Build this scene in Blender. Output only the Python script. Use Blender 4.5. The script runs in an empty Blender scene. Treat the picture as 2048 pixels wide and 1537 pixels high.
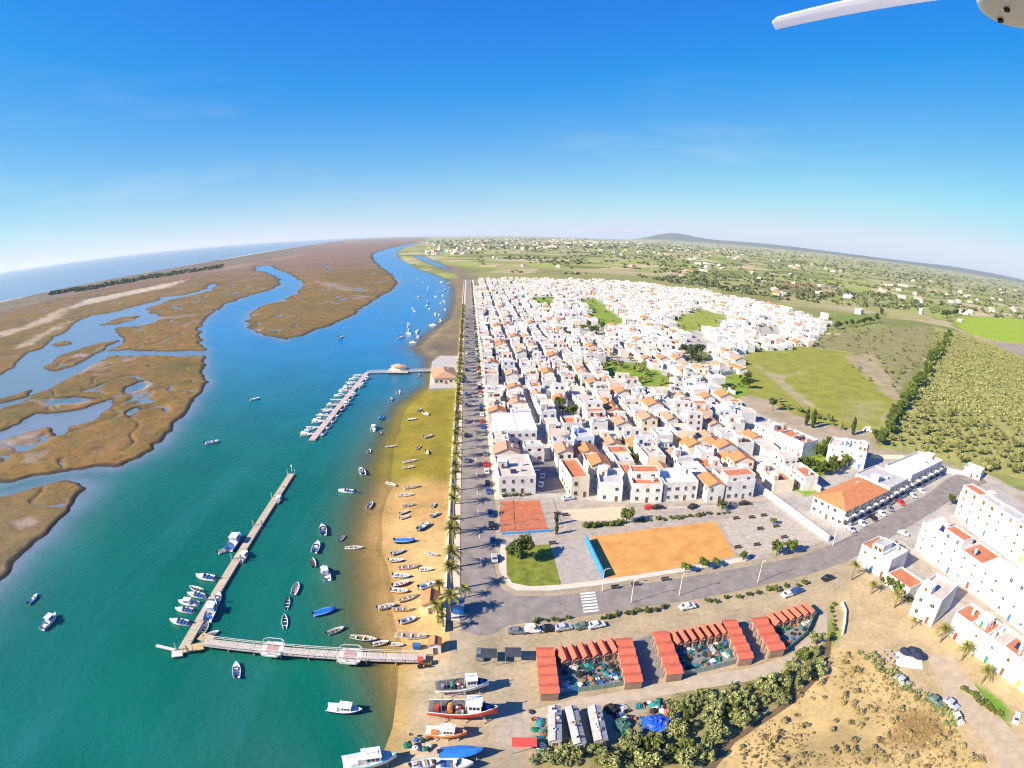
import bpy, math, random
import numpy as np
from mathutils import Vector, Matrix
R = math.radians
random.seed(7); np.random.seed(7)
SC = bpy.context.scene
COL = SC.collection
# ------------------------------------------------------------------ camera
CAM_H = 85.0
F_PX, PITCH, ROLL = 1130.0, R(15.1), R(0.7)        # focal length in pixels of the 2048-wide photo
_cp, _sp = math.cos(PITCH), math.sin(PITCH)
_cr, _sr = math.cos(ROLL), math.sin(ROLL)
CF = Vector((0, _cp, -_sp)); _r0 = Vector((1, 0, 0)); _u0 = Vector((0, _sp, _cp))
CR = _r0 * _cr + _u0 * _sr; CU = _u0 * _cr - _r0 * _sr
CAM_P = Vector((0, 0, CAM_H))
cd = bpy.data.cameras.new('camera'); cam = bpy.data.objects.new('camera', cd); COL.objects.link(cam)
cam.matrix_world = Matrix(((CR.x, CU.x, -CF.x, 0), (CR.y, CU.y, -CF.y, 0), (CR.z, CU.z, -CF.z, CAM_H), (0, 0, 0, 1)))
cd.type = 'PANO'; cd.sensor_fit = 'HORIZONTAL'; cd.sensor_width = 36.0; cd.sensor_height = 27.0
cd.panorama_type = 'FISHEYE_LENS_POLYNOMIAL'
cd.fisheye_fov = R(170)
f_mm = F_PX / 2048.0 * 36.0
cd.fisheye_polynomial_k0 = 0.0
cd.fisheye_polynomial_k1 = -1.0 / f_mm
cd.fisheye_polynomial_k2 = 0.0
cd.fisheye_polynomial_k3 = 0.0
cd.fisheye_polynomial_k4 = 0.0
cd.clip_start = 0.01; cd.clip_end = 200000.0
SC.camera = cam
# ------------------------------------------------------------------ sky, sun, exposure
EXPO = 1.2
SUN_EL = R(31.0)
SUN_AZ = math.atan2(-0.93, -0.37)                  # direction towards the sun, atan2(x, y)
SD = Vector((math.sin(SUN_AZ) * math.cos(SUN_EL), math.cos(SUN_AZ) * math.cos(SUN_EL), math.sin(SUN_EL)))
wd = bpy.data.worlds.new('World'); SC.world = wd; wd.use_nodes = True
nt = wd.node_tree; nt.nodes.clear()
wo = nt.nodes.new('ShaderNodeOutputWorld'); bg = nt.nodes.new('ShaderNodeBackground'); sk = nt.nodes.new('ShaderNodeTexSky')
sk.sky_type = 'NISHITA'; sk.sun_disc = False; sk.sun_elevation = SUN_EL; sk.sun_rotation = SUN_AZ
sk.altitude = 0; sk.air_density = 1.0; sk.dust_density = 0.0; sk.ozone_density = 3.0
# the picture is strongly graded: an even tone curve per channel on the sky's own radiance (the same all over the sky)
sx_ = nt.nodes.new('ShaderNodeSeparateColor'); cx_ = nt.nodes.new('ShaderNodeCombineColor'); nt.links.new(sk.outputs[0], sx_.inputs[0])
def _m(op, a_, b_):
    n = nt.nodes.new('ShaderNodeMath'); n.operation = op
    for k_, v_ in enumerate((a_, b_)):
        if isinstance(v_, (int, float)): n.inputs[k_].default_value = v_
        else: nt.links.new(v_, n.inputs[k_])
    return n.outputs[0]
ES = 0.12 * 2 ** EXPO
r_ = _m('MULTIPLY', sx_.outputs[0], 0.12); g_ = _m('MULTIPLY', sx_.outputs[1], 0.12); b_ = _m('MULTIPLY', sx_.outputs[2], 0.12)
r_ = _m('MAXIMUM', _m('MULTIPLY', _m('SUBTRACT', r_, 0.185), 0.95), _m('MULTIPLY', r_, 0.03)); r_ = _m('MINIMUM', r_, _m('ADD', _m('MULTIPLY', _m('MULTIPLY', sx_.outputs[0], 0.12), 0.25), 0.5)); g_ = _m('MINIMUM', _m('MULTIPLY', g_, 0.93), _m('ADD', _m('MULTIPLY', g_, 0.2), 0.62)); b_ = _m('MULTIPLY', _m('POWER', b_, 0.14), 0.93)
# faint high cirrus low over the horizon, streaked the same way all round
tcw = nt.nodes.new('ShaderNodeTexCoord'); mpw = nt.nodes.new('ShaderNodeMapping'); mpw.inputs['Scale'].default_value = (2.2, 2.2, 13.0); mpw.inputs['Rotation'].default_value = (0.10, 0.16, 0.0)
nzw = nt.nodes.new('ShaderNodeTexNoise'); nzw.inputs['Scale'].default_value = 1.3; nzw.inputs['Detail'].default_value = 6.0; nzw.inputs['Roughness'].default_value = 0.6
nt.links.new(tcw.outputs['Generated'], mpw.inputs['Vector']); nt.links.new(mpw.outputs[0], nzw.inputs['Vector'])
crw = nt.nodes.new('ShaderNodeMapRange'); nt.links.new(nzw.outputs[0], crw.inputs[0]); crw.inputs[1].default_value = 0.52; crw.inputs[2].default_value = 0.78; crw.inputs[3].default_value = 0.0; crw.inputs[4].default_value = 0.2
szw = nt.nodes.new('ShaderNodeSeparateXYZ'); nt.links.new(tcw.outputs['Generated'], szw.inputs[0]); lwz = nt.nodes.new('ShaderNodeMapRange'); nt.links.new(szw.outputs[2], lwz.inputs[0]); lwz.inputs[1].default_value = 0.34; lwz.inputs[2].default_value = 0.12; lwz.inputs[3].default_value = 0.0; lwz.inputs[4].default_value = 1.0
cir = _m('MULTIPLY', crw.outputs[0], lwz.outputs[0])
_mx = lambda v_: _m('ADD', v_, _m('MULTIPLY', cir, _m('SUBTRACT', 0.92, v_)))
r_, g_, b_ = _mx(r_), _mx(g_), _mx(b_)
for k_, v_ in enumerate((r_, g_, b_)): nt.links.new(_m('MULTIPLY', v_, 1 / ES), cx_.inputs[k_])
nt.links.new(cx_.outputs[0], bg.inputs[0]); nt.links.new(bg.outputs[0], wo.inputs[0])
bg.inputs[1].default_value = 0.12
sl = bpy.data.lights.new('sun', 'SUN'); sl.energy = 5.0; sl.angle = R(0.5); sl.color = (1.0, 0.88, 0.71)
so = bpy.data.objects.new('sun', sl); COL.objects.link(so)
so.rotation_euler = (-SD).to_track_quat('-Z', 'Y').to_euler(); so.location = (0, 0, 200)
vs = SC.view_settings; vs.view_transform = 'Standard'; vs.look = 'None'; vs.gamma = 1.0; vs.use_curve_mapping = False
vs.exposure = EXPO
SC.render.engine = 'CYCLES'
SC.cycles.use_denoising = True
SC.cycles.max_bounces = 5; SC.cycles.diffuse_bounces = 4; SC.cycles.glossy_bounces = 2; SC.cycles.transmission_bounces = 2
SC.cycles.transparent_max_bounces = 6; SC.cycles.volume_bounces = 0
SC.cycles.volume_step_rate = 10
SC.cycles.filter_width = 1.2

# ------------------------------------------------------------------ pixel of the 2048x1537 photo -> point on a horizontal plane
def ray(px, py):
    dx, dy = px - 1024.0, 768.5 - py
    r = math.hypot(dx, dy) or 1e-6; th = r / F_PX
    return CF * math.cos(th) + (CR * (dx / r) + CU * (dy / r)) * math.sin(th)
def W(px, py, z=0.0):
    d = ray(px, py)
    t = (z - CAM_H) / min(d.z, -0.0005) if z < CAM_H else (z - CAM_H) / d.z
    return CAM_P + d * t
def WL(pts, z=0.0):
    return [W(a, b, z) for a, b in pts]
def PX(p):
    d = (Vector(p) - CAM_P).normalized()
    th = math.acos(max(-1, min(1, d.dot(CF)))); x, y = d.dot(CR), d.dot(CU); s = math.hypot(x, y) or 1e-9
    return 1024 + F_PX * th * x / s, 768.5 - F_PX * th * y / s
def inpoly(x, y, poly):
    c = False; n = len(poly); j = n - 1
    for i in range(n):
        xi, yi = poly[i][0], poly[i][1]; xj, yj = poly[j][0], poly[j][1]
        if (yi > y) != (yj > y) and x < (xj - xi) * (y - yi) / (yj - yi) + xi: c = not c
        j = i
    return c

# ------------------------------------------------------------------ materials
def nmat(name):
    m = bpy.data.materials.new(name); m.use_nodes = True
    nt = m.node_tree; p = nt.nodes['Principled BSDF']
    return m, nt, p
def N(nt, t, **kw):
    n = nt.nodes.new(t)
    for k, v in kw.items():
        if k in n.inputs: n.inputs[k].default_value = v
        else: setattr(n, k, v)
    return n
def mixc(nt, fac, a, b, mode='MIX'):
    n = nt.nodes.new('ShaderNodeMix'); n.data_type = 'RGBA'; n.blend_type = mode
    for sock, v in ((n.inputs[0], fac), (n.inputs[6], a), (n.inputs[7], b)):
        if isinstance(v, bpy.types.NodeSocket): nt.links.new(v, sock)
        elif isinstance(v, (int, float)): sock.default_value = v
        else: sock.default_value = (*v[:3], 1)
    return n.outputs[2]
def ramp(nt, fac, stops):
    n = nt.nodes.new('ShaderNodeValToRGB'); nt.links.new(fac, n.inputs[0])
    el = n.color_ramp.elements
    while len(el) < len(stops): el.new(0.5)
    for e, (p, c) in zip(el, stops):
        e.position = p; e.color = (*c, 1) if len(c) == 3 else c
    return n.outputs[0]
def noise(nt, scale, detail=3.0, rough=0.55, vec=None):
    n = N(nt, 'ShaderNodeTexNoise'); n.inputs['Scale'].default_value = scale; n.inputs['Detail'].default_value = detail; n.inputs['Roughness'].default_value = rough
    if vec is None:
        g = nt.nodes.get('geo') or nt.nodes.new('ShaderNodeNewGeometry'); g.name = 'geo'; vec = g.outputs['Position']
    nt.links.new(vec, n.inputs['Vector'])
    return n.outputs[0]
MATS = {}
def mat(name, col, rough=0.75, var=0.25, scale=0.6, metal=0.0, bump=0.0, spec=0.3):
    """plain surface with procedural wear: large and small noise shifts the colour"""
    if name in MATS: return MATS[name]
    m, nt, p = nmat(name)
    p.inputs['Roughness'].default_value = rough; p.inputs['Metallic'].default_value = metal
    p.inputs['Specular IOR Level'].default_value = spec
    if var > 0:
        n1 = noise(nt, scale, 5.0, 0.65)
        lo = [c * (1 - var) for c in col]; hi = [min(0.95, c * (1 + var * 0.55)) for c in col]
        c = ramp(nt, n1, [(0.28, lo), (0.72, hi)])
        nt.links.new(c, p.inputs['Base Color'])
        if bump:
            b = N(nt, 'ShaderNodeBump'); b.inputs['Strength'].default_value = bump; b.inputs['Distance'].default_value = 0.1
            nt.links.new(noise(nt, scale * 6, 3.0), b.inputs['Height']); nt.links.new(b.outputs[0], p.inputs['Normal'])
    else: p.inputs['Base Color'].default_value = (*col, 1)
    MATS[name] = m
    return m
def leafmat(name, dark, light, trans=0.15):
    if name in MATS: return MATS[name]
    m, nt, p = nmat(name)
    g = nt.nodes.new('ShaderNodeNewGeometry'); oi = nt.nodes.new('ShaderNodeObjectInfo')
    a = ramp(nt, g.outputs['Random Per Island'], [(0.0, dark), (0.55, [(x + y) / 2 for x, y in zip(dark, light)]), (1.0, light)])
    h = N(nt, 'ShaderNodeHueSaturation'); nt.links.new(a, h.inputs['Color'])
    mr = N(nt, 'ShaderNodeMapRange'); nt.links.new(oi.outputs['Random'], mr.inputs[0]); mr.inputs[3].default_value = 0.7; mr.inputs[4].default_value = 1.25
    nt.links.new(mr.outputs[0], h.inputs['Value']); nt.links.new(h.outputs[0], p.inputs['Base Color'])
    p.inputs['Roughness'].default_value = 0.7; p.inputs['Specular IOR Level'].default_value = 0.2
    MATS[name] = m
    return m
def roofmat(name, col, pitch=0.28):
    """clay tiles: fine ribs in the object's own x, blotchy weathering"""
    if name in MATS: return MATS[name]
    m, nt, p = nmat(name)
    n1 = noise(nt, 0.9, 5.0, 0.7); n2 = noise(nt, 9.0, 2.0)
    c = ramp(nt, n1, [(0.25, [x * 0.62 for x in col]), (0.5, col), (0.8, [min(.9, x * 1.25) for x in col])])
    c = mixc(nt, n2, c, (0.9, 0.85, 0.75), 'MULTIPLY')
    nt.links.new(c, p.inputs['Base Color']); p.inputs['Roughness'].default_value = 0.8
    tc = nt.nodes.new('ShaderNodeTexCoord'); wv = N(nt, 'ShaderNodeTexWave'); wv.inputs['Scale'].default_value = 1.6; wv.inputs['Distortion'].default_value = 1.0
    nt.links.new(tc.outputs['Object'], wv.inputs['Vector'])
    b = N(nt, 'ShaderNodeBump'); b.inputs['Strength'].default_value = 0.35; b.inputs['Distance'].default_value = 0.08
    nt.links.new(wv.outputs['Fac'], b.inputs['Height']); nt.links.new(b.outputs[0], p.inputs['Normal'])
    MATS[name] = m
    return m
M_GLASS = mat('glass', (0.03, 0.04, 0.05), 0.12, 0, spec=0.6)
M_WHITE = mat('whitewash', (0.67, 0.645, 0.60), 0.85, 0.25, 0.35)
M_CREAM = mat('cream_plaster', (0.74, 0.64, 0.47), 0.85, 0.16, 0.35)
M_PINK = mat('pale_pink_plaster', (0.72, 0.56, 0.47), 0.85, 0.16, 0.35)
M_BLUEW = mat('pale_blue_plaster', (0.55, 0.63, 0.75), 0.85, 0.16, 0.35)
M_GREYW = mat('grey_plaster', (0.56, 0.54, 0.51), 0.85, 0.2, 0.35)
M_TERRL = mat('lavender_terrace', (0.46, 0.44, 0.50), 0.85, 0.25, 0.5)
M_TERR = mat('terrace_floor', (0.55, 0.46, 0.38), 0.85, 0.3, 0.5)
M_TERRG = mat('grey_terrace', (0.45, 0.43, 0.41), 0.85, 0.3, 0.5)
M_TERRR = mat('red_terrace', (0.50, 0.17, 0.08), 0.85, 0.25, 0.5)
M_TERRW = mat('pale_terrace', (0.72, 0.68, 0.62), 0.85, 0.2, 0.5)
M_TILE = roofmat('orange_tiles', (0.56, 0.21, 0.08))
M_TILE2 = roofmat('old_tiles', (0.46, 0.26, 0.16))
M_RED = roofmat('red_shed_tiles', (0.56, 0.125, 0.07))
M_CONC = mat('concrete', (0.42, 0.39, 0.35), 0.9, 0.25, 0.8)
M_WOOD = mat('grey_wood', (0.42, 0.35, 0.28), 0.85, 0.35, 1.5)
M_DARK = mat('dark_rubber', (0.03, 0.03, 0.035), 0.7, 0.2)
M_METAL = mat('metal', (0.5, 0.5, 0.52), 0.4, 0.2, metal=0.6)
M_TRUNK = mat('bark', (0.13, 0.09, 0.06), 0.9, 0.4, 3.0)
def paint(name, col, rough=0.4): return mat(name, col, rough, 0.2, 1.2, spec=0.5)

# ------------------------------------------------------------------ mesh builder
class MB:
    def __init__(s): s.v = []; s.f = []; s.m = []
    def add(s, v, f, mi=0):
        o = len(s.v); s.v += [tuple(p) for p in v]; s.f += [tuple(i + o for i in q) for q in f]; s.m += [mi] * len(f); return s
    def box(s, x0, x1, y0, y1, z0, z1, mi=0, rz=0.0, c=(0, 0), bottom=True):
        v = [(x0, y0, z0), (x1, y0, z0), (x1, y1, z0), (x0, y1, z0), (x0, y0, z1), (x1, y0, z1), (x1, y1, z1), (x0, y1, z1)]
        if rz:
            cs, sn = math.cos(rz), math.sin(rz); v = [(c[0] + (a - c[0]) * cs - (b - c[1]) * sn, c[1] + (a - c[0]) * sn + (b - c[1]) * cs, z) for a, b, z in v]
        f = [(0, 1, 5, 4), (1, 2, 6, 5), (2, 3, 7, 6), (3, 0, 4, 7), (4, 5, 6, 7)]
        if bottom: f.append((3, 2, 1, 0))
        return s.add(v, f, mi)
    def bar(s, a, b, w, h=None, mi=0):
        """square bar from a to b"""
        a = Vector(a); b = Vector(b); d = (b - a).normalized(); h = h or w
        u = d.cross(Vector((0, 0, 1)));
        if u.length < 1e-3: u = Vector((1, 0, 0))
        u.normalize(); n = u.cross(d)
        v = [p + u * (sx * w / 2) + n * (sz * h / 2) for p in (a, b) for sx, sz in ((-1, -1), (1, -1), (1, 1), (-1, 1))]
        return s.add(v, [(0, 1, 5, 4), (1, 2, 6, 5), (2, 3, 7, 6), (3, 0, 4, 7), (0, 3, 2, 1), (4, 5, 6, 7)], mi)
    def tube(s, pts, rad, n=6, mi=0, cap=True):
        pts = [Vector(p) for p in pts]; rad = rad if isinstance(rad, (list, tuple)) else [rad] * len(pts); v = []
        for i, p in enumerate(pts):
            d = (pts[min(i + 1, len(pts) - 1)] - pts[max(i - 1, 0)]).normalized()
            u = d.cross(Vector((0.31, 0.95, 0.05))).normalized(); w = d.cross(u)
            v += [p + (u * math.cos(k * 2 * math.pi / n) + w * math.sin(k * 2 * math.pi / n)) * rad[i] for k in range(n)]
        f = [(i * n + k, i * n + (k + 1) % n, (i + 1) * n + (k + 1) % n, (i + 1) * n + k) for i in range(len(pts) - 1) for k in range(n)]
        if cap: f += [tuple(range(n))[::-1], tuple((len(pts) - 1) * n + k for k in range(n))]
        return s.add(v, f, mi)
    def prism(s, poly, z0, z1, mi=0, side=None, bottom=False):
        n = len(poly); v = [(p[0], p[1], z0) for p in poly] + [(p[0], p[1], z1) for p in poly]
        a = sum(poly[i][0] * poly[(i + 1) % n][1] - poly[(i + 1) % n][0] * poly[i][1] for i in range(n))
        if a < 0: v = v[:n][::-1] + v[n:][::-1]
        s.add(v, [tuple(range(n, 2 * n))], mi)
        s.add(v, [(i, (i + 1) % n, n + (i + 1) % n, n + i) for i in range(n)], mi if side is None else side)
        if bottom: s.add(v, [tuple(range(n))[::-1]], mi)
        return s
    def mesh(s, name, mats, smooth=False):
        me = bpy.data.meshes.new(name); me.from_pydata(s.v, [], s.f)
        for m in (mats if isinstance(mats, (list, tuple)) else [mats]): me.materials.append(m)
        if any(s.m): me.polygons.foreach_set('material_index', s.m)
        if smooth: me.polygons.foreach_set('use_smooth', [True] * len(s.f))
        me.update(); return me
def link(name, data, parent=None, loc=None, rz=0.0, sc=None):
    o = bpy.data.objects.new(name, data); COL.objects.link(o)
    if parent is not None: o.parent = parent
    if loc is not None: o.location = loc
    if rz: o.rotation_euler = (0, 0, rz)
    if sc is not None: o.scale = sc if isinstance(sc, (tuple, list)) else (sc, sc, sc)
    return o
def tag(o, label, cat, group=None):
    o['label'] = label; o['category'] = cat
    if group: o['group'] = group
    return o
def thing(name, label, cat, loc=(0, 0, 0), rz=0.0, group=None, sc=None):
    return tag(link(name, None, None, loc, rz, sc), label, cat, group)
def struct(name, me, kind='structure', label=None):
    o = link(name, me); o['kind'] = kind
    if label: o['label'] = label
    return o
def tree_copy(root, parent=None, override=None):
    """copy a thing with its parts and sub-parts; override maps a part name to another material"""
    c = root.copy(); COL.objects.link(c); c.parent = parent
    for ch in root.children:
        k = tree_copy(ch, c, override)
    if override and root.data is not None and c.material_slots:
        base = root.name.split('.')[0]
        if base in override:
            c.material_slots[0].link = 'OBJECT'; c.material_slots[0].material = override[base]
    return c
def tree_del(root):
    for ch in list(root.children): tree_del(ch)
    bpy.data.objects.remove(root)
# ================================================================== the terrain: one height field out to the horizon, and one sheet of water
WLV = -1.2                                          # water level; the town stands at z = 0
river_px = [(0,1160),(50,1107),(100,1062),(140,1022),(163,992),(171,977),(160,967),(120,966),(60,976),(0,993),(-60,1010),
 (-60,975),(0,966),(60,956),(150,940),(235,930),(272,918),(300,905),(340,870),(375,825),(400,790),(412,760),(414,715),(411,700),(403,680),(403,655),(420,632),(450,610),(500,592),(545,580),(565,570),(560,556),(535,545),(512,541),(515,534),(540,532),(548,538),(575,548),(598,562),(604,572),(590,590),(560,603),(520,612),(497,628),(490,645),(500,660),(530,672),(570,682),(600,674),(650,655),(700,635),(745,605),(785,580),(797,565),(790,550),(765,535),(750,520),(748,508),(770,500),(800,493),(830,487),
 (845,487),(808,496),(795,506),(803,520),(832,537),(870,548),(898,560),(910,580),(910,605),(902,635),(882,655),(856,675),(836,695),(850,708),(866,718),(868,772),(842,788),(815,810),(800,830),(795,860),(782,888),(775,920),(768,950),(775,975),(762,1000),(752,1030),(748,1060),(750,1090),(758,1130),(768,1170),(772,1200),(768,1230),(778,1260),(790,1290),(786,1320),(778,1350),(772,1400),(765,1450),(755,1500),(735,1540)]
river = [(p.x, p.y) for p in WL(river_px, WLV)] + [(-21, 45), (-26, -30), (-150, -30), (-150, 60)]
lag1_px = [(-40,770),(0,750),(25,737),(62,705),(92,695),(110,675),(140,662),(148,648),(185,632),(232,625),(275,612),(320,602),(325,595),(375,590),(410,580),(425,568),(433,570),(420,582),(370,594),(335,600),(318,608),(290,618),(300,628),(318,628),(312,645),(280,652),(230,655),(228,668),(245,680),(250,684),(225,694),(215,702),(300,703),(416,702),(416,712),(300,712),(222,712),(205,720),(175,735),(150,750),(105,776),(75,787),(50,803),(15,812),(0,820),(-40,830)]
isl1 = [[(85,735),(110,715),(150,702),(200,687),(240,681),(225,690),(195,708),(150,733),(110,744)], [(200,650),(240,635),(285,630),(270,640),(230,650)], [(100,690),(135,680),(145,688),(110,695)], [(-10,800),(30,790),(62,781),(50,795),(15,806),(-10,812)]]
lag2_px = [(-20,868),(0,866),(50,846),(70,829),(110,830),(170,820),(215,803),(225,800),(215,822),(190,842),(165,850),(140,852),(130,870),(110,872),(100,855),(60,862),(20,876),(0,882),(-20,890)]
creeks_px = [[(95,800),(140,796),(185,800),(150,808),(95,808)], [(822,511),(850,513),(880,526),(904,538),(898,542),(868,533),(835,519)], [(255,775),(280,765),(300,768),(285,780),(260,785)],
 [(250,828),(272,815),(280,820),(262,838)]]
P2 = lambda px: [(p.x, p.y) for p in WL(px, WLV)]
sea = P2([(-120,628),(0,604),(100,587),(200,567),(300,546),(400,527),(500,509),(600,493),(650,485)]) + [(-6500, 22000), (-9000, 60000), (-90000, 60000), (-90000, -20000), (-1500, -20000), (-1400, 300)]
water_polys = [river, P2(lag1_px), sea] + [P2(lag2_px)] + [P2(c) for c in creeks_px]
isl_polys = [P2(c) for c in isl1]
def sdist(X, Y, poly):
    """signed distance, negative inside"""
    d2 = np.full(X.shape, 1e18); ins = np.zeros(X.shape, bool); n = len(poly)
    for i in range(n):
        ax, ay = poly[i]; bx, by = poly[(i + 1) % n]; ex, ey = bx - ax, by - ay
        t = np.clip(((X - ax) * ex + (Y - ay) * ey) / (ex * ex + ey * ey + 1e-12), 0, 1)
        dx = X - ax - t * ex; dy = Y - ay - t * ey
        np.minimum(d2, dx * dx + dy * dy, out=d2)
        if ay != by: ins ^= ((ay > Y) != (by > Y)) & (X < (bx - ax) * (Y - ay) / (by - ay) + ax)
    d = np.sqrt(d2); return np.where(ins, -d, d)
def sstep(a, b, x):
    t = np.clip((x - a) / (b - a), 0, 1); return t * t * (3 - 2 * t)
# a line down the middle of the channel: marsh to the left of it, land to the right
mid = sorted([(p.y, p.x) for p in WL([(700,1537),(560,1200),(600,1000),(650,800),(750,660),(845,600),(850,560),(815,530),(775,505),(815,490),(850,481)])])
MIDY = np.array([-100] + [m[0] for m in mid] + [60000]); MIDX = np.array([-50] + [m[1] for m in mid] + [-9000])
def runnel(X, Y):
    n = vnoise(X, Y, 95, 31) * .55 + vnoise(X, Y, 38, 32) * .3 + vnoise(X, Y, 15, 33) * .15
    n2 = vnoise(X, Y, 52, 34) * .6 + vnoise(X, Y, 20, 35) * .4
    return np.maximum(1 - sstep(0.0, 0.026, np.abs(n - .5)), .8 * (1 - sstep(0.0, 0.02, np.abs(n2 - .5))))
def wdist(X, Y):
    d = None
    for p in water_polys:
        s = sdist(X, Y, p); d = s if d is None else np.minimum(d, s)
    for p in isl_polys: d = np.maximum(d, -sdist(X, Y, p))
    lf = X < np.interp(Y, MIDY, MIDX); k = 1 + np.hypot(X, Y) / 700
    return d + np.where(lf, ((vnoise(X, Y, 15, 21) - .5) * 4.0 + (vnoise(X, Y, 5, 22) - .5) * 2.2) * np.minimum(k, 2.5), (vnoise(X, Y, 9, 23) - .5) * 1.6)
def vnoise(X, Y, s, seed=0):
    """smooth value noise"""
    x = X / s; y = Y / s; xi = np.floor(x); yi = np.floor(y); fx = x - xi; fy = y - yi
    fx = fx * fx * (3 - 2 * fx); fy = fy * fy * (3 - 2 * fy)
    h = lambda a, b: np.modf(np.abs(np.sin(a * 127.1 + b * 311.7 + seed * 17.3) * 43758.5453))[0]
    return (h(xi, yi) * (1 - fx) + h(xi + 1, yi) * fx) * (1 - fy) + (h(xi, yi + 1) * (1 - fx) + h(xi + 1, yi + 1) * fx) * fy
HILL = ray(1342, 470); HILL = Vector((HILL.x, HILL.y)).normalized() * 19000
def ground_h(X, Y, D=None):
    if D is None: D = wdist(X, Y)
    r = np.hypot(X, Y); left = X < np.interp(Y, MIDY, MIDX)
    # marsh: flat plates with steep little banks
    bank = np.maximum(2.4, r * 0.009)
    hm = WLV - 0.25 + 1.05 * sstep(-0.15, 1.0, D / bank) + 0.25 * (vnoise(X, Y, 23, 3) - 0.5) * sstep(1, 3, D / bank)
    rr = runnel(X, Y); hm = hm - np.where(left & (r < 2200), 1.15 * rr * sstep(1, 2.5, D / bank), 0)
    # barrier island dunes
    csea = np.interp(Y, [300, 1123, 2000, 3700, 9800, 22000], [-1400, -1431, -1483, -1845, -3463, -6500])
    hm = hm + np.where(left, 5.5 * np.exp(-((X - csea - 110) / 90) ** 2) * (0.5 + vnoise(X, Y, 130, 4)), 0)
    bw = np.interp(Y, [60, 130, 180, 300, 420, 560, 900, 1300], [16, 20, 20, 18, 10, 9, 16, 30])
    hb = WLV + 1.2 * sstep(0, 1, D / np.maximum(bw, r * 0.005)) - 0.03
    h = np.where(left, hm, hb)
    hu = WLV - 0.12 + np.where(left, 0.2, 0.045) * D; hu = np.maximum(hu, -6)
    h = np.where(D < 0, np.minimum(hu, WLV - 0.1), h)
    # inland relief far away, and the hill on the skyline
    inl = sstep(2500, 9000, r) * sstep(0.0, 2500, X - np.interp(Y, MIDY, MIDX))
    az = np.arctan2(X, np.maximum(Y, 1.0))
    h = h + np.where(D > 0, inl * ((vnoise(X, Y, 2600, 1) * 55 + vnoise(X, Y, 900, 2) * 22) * sstep(0.1, 0.6, az) + 8), 0)
    far = sstep(11000, 16000, r) * sstep(0.15, 0.5, az)
    h = h + np.where(D > 0, far * (55 + 120 * vnoise(X, Y, 3600, 8)), 0)
    dx, dy = X - HILL.x, Y - HILL.y; t = Vector((HILL.y, -HILL.x)).normalized()
    along = dx * t.x + dy * t.y; acr = dx * t.y - dy * t.x
    g = 190 * np.exp(-(along / 850) ** 2) + 95 * np.exp(-((along - 600) / 1700) ** 2) + 60 * np.exp(-((along - 3600) / 2400) ** 2)
    h = h + g * np.exp(-(acr / 2500) ** 2)
    return h
def hz(x, y): return float(ground_h(np.array([x]), np.array([y]))[0])
def G(px, py):
    """the point of the ground that shows at this pixel"""
    z = 0.0
    for _ in range(3):
        p = W(px, py, z); z = hz(p.x, p.y)
    return Vector((p.x, p.y, z))
def Gmany(PXY):
    P = [W(a, c) for a, c in PXY]; X = np.array([p.x for p in P]); Y = np.array([p.y for p in P])
    for _ in range(2):
        Z = ground_h(X, Y); P = [W(a, c, z) for (a, c), z in zip(PXY, Z)]; X = np.array([p.x for p in P]); Y = np.array([p.y for p in P])
    return X, Y, ground_h(X, Y), wdist(X, Y)
azs = np.concatenate([np.linspace(-125, -64, 40)[:-1], np.linspace(-64, 64, 720), np.linspace(64, 125, 40)[1:]]) * math.pi / 180
rs = np.concatenate([[2.0, 12.0, 22.0], np.geomspace(30, 900, 520)[:-1], np.geomspace(900, 46000, 230)])
A_, R_ = np.meshgrid(azs, rs); GX = (R_ * np.sin(A_)).ravel(); GY = (R_ * np.cos(A_)).ravel()
GD = wdist(GX, GY); GZ = ground_h(GX, GY, GD)
# ---- what grows or lies where: zones as base colours
left = GX < np.interp(GY, MIDY, MIDX); r_ = np.hypot(GX, GY)
zc = np.zeros((len(GX), 3)); fm = np.zeros(len(GX))
zc[:] = (0.15, 0.155, 0.06); fm[:] = np.where(left, 0, 1)
n1 = vnoise(GX, GY, 60, 5) * 0.6 + vnoise(GX, GY, 18, 6) * 0.4; n2 = vnoise(GX, GY, 300, 7)
def lerp(a, b, t): return np.array(a)[None] * (1 - t[:, None]) + np.array(b)[None] * t[:, None]
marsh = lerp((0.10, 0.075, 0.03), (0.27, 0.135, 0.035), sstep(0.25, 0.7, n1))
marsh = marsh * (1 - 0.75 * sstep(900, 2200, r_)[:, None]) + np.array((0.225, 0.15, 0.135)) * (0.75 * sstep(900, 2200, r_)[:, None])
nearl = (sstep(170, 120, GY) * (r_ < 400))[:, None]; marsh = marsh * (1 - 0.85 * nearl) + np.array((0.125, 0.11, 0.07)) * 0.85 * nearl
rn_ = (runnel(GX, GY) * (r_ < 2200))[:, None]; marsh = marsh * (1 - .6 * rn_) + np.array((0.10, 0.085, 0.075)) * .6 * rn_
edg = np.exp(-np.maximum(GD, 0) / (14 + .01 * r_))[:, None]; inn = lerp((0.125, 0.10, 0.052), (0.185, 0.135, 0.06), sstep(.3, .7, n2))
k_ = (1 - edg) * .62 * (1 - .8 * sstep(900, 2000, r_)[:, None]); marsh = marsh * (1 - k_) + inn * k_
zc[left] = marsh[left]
mk_ = np.where(left, sstep(2.0 + 0.008 * r_, 0.6 + 0.003 * r_, GD), 0)[:, None]; zc = zc * (1 - mk_) + np.array((0.055, 0.045, 0.035)) * mk_
cs_ = np.interp(GY, [300, 1123, 2000, 3700, 9800, 22000], [-1400, -1431, -1483, -1845, -3463, -6500])
dun = left & (GX - cs_ < 330); zc[dun] = (lerp((0.13, 0.115, 0.09), (0.24, 0.20, 0.15), n1))[dun]
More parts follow.
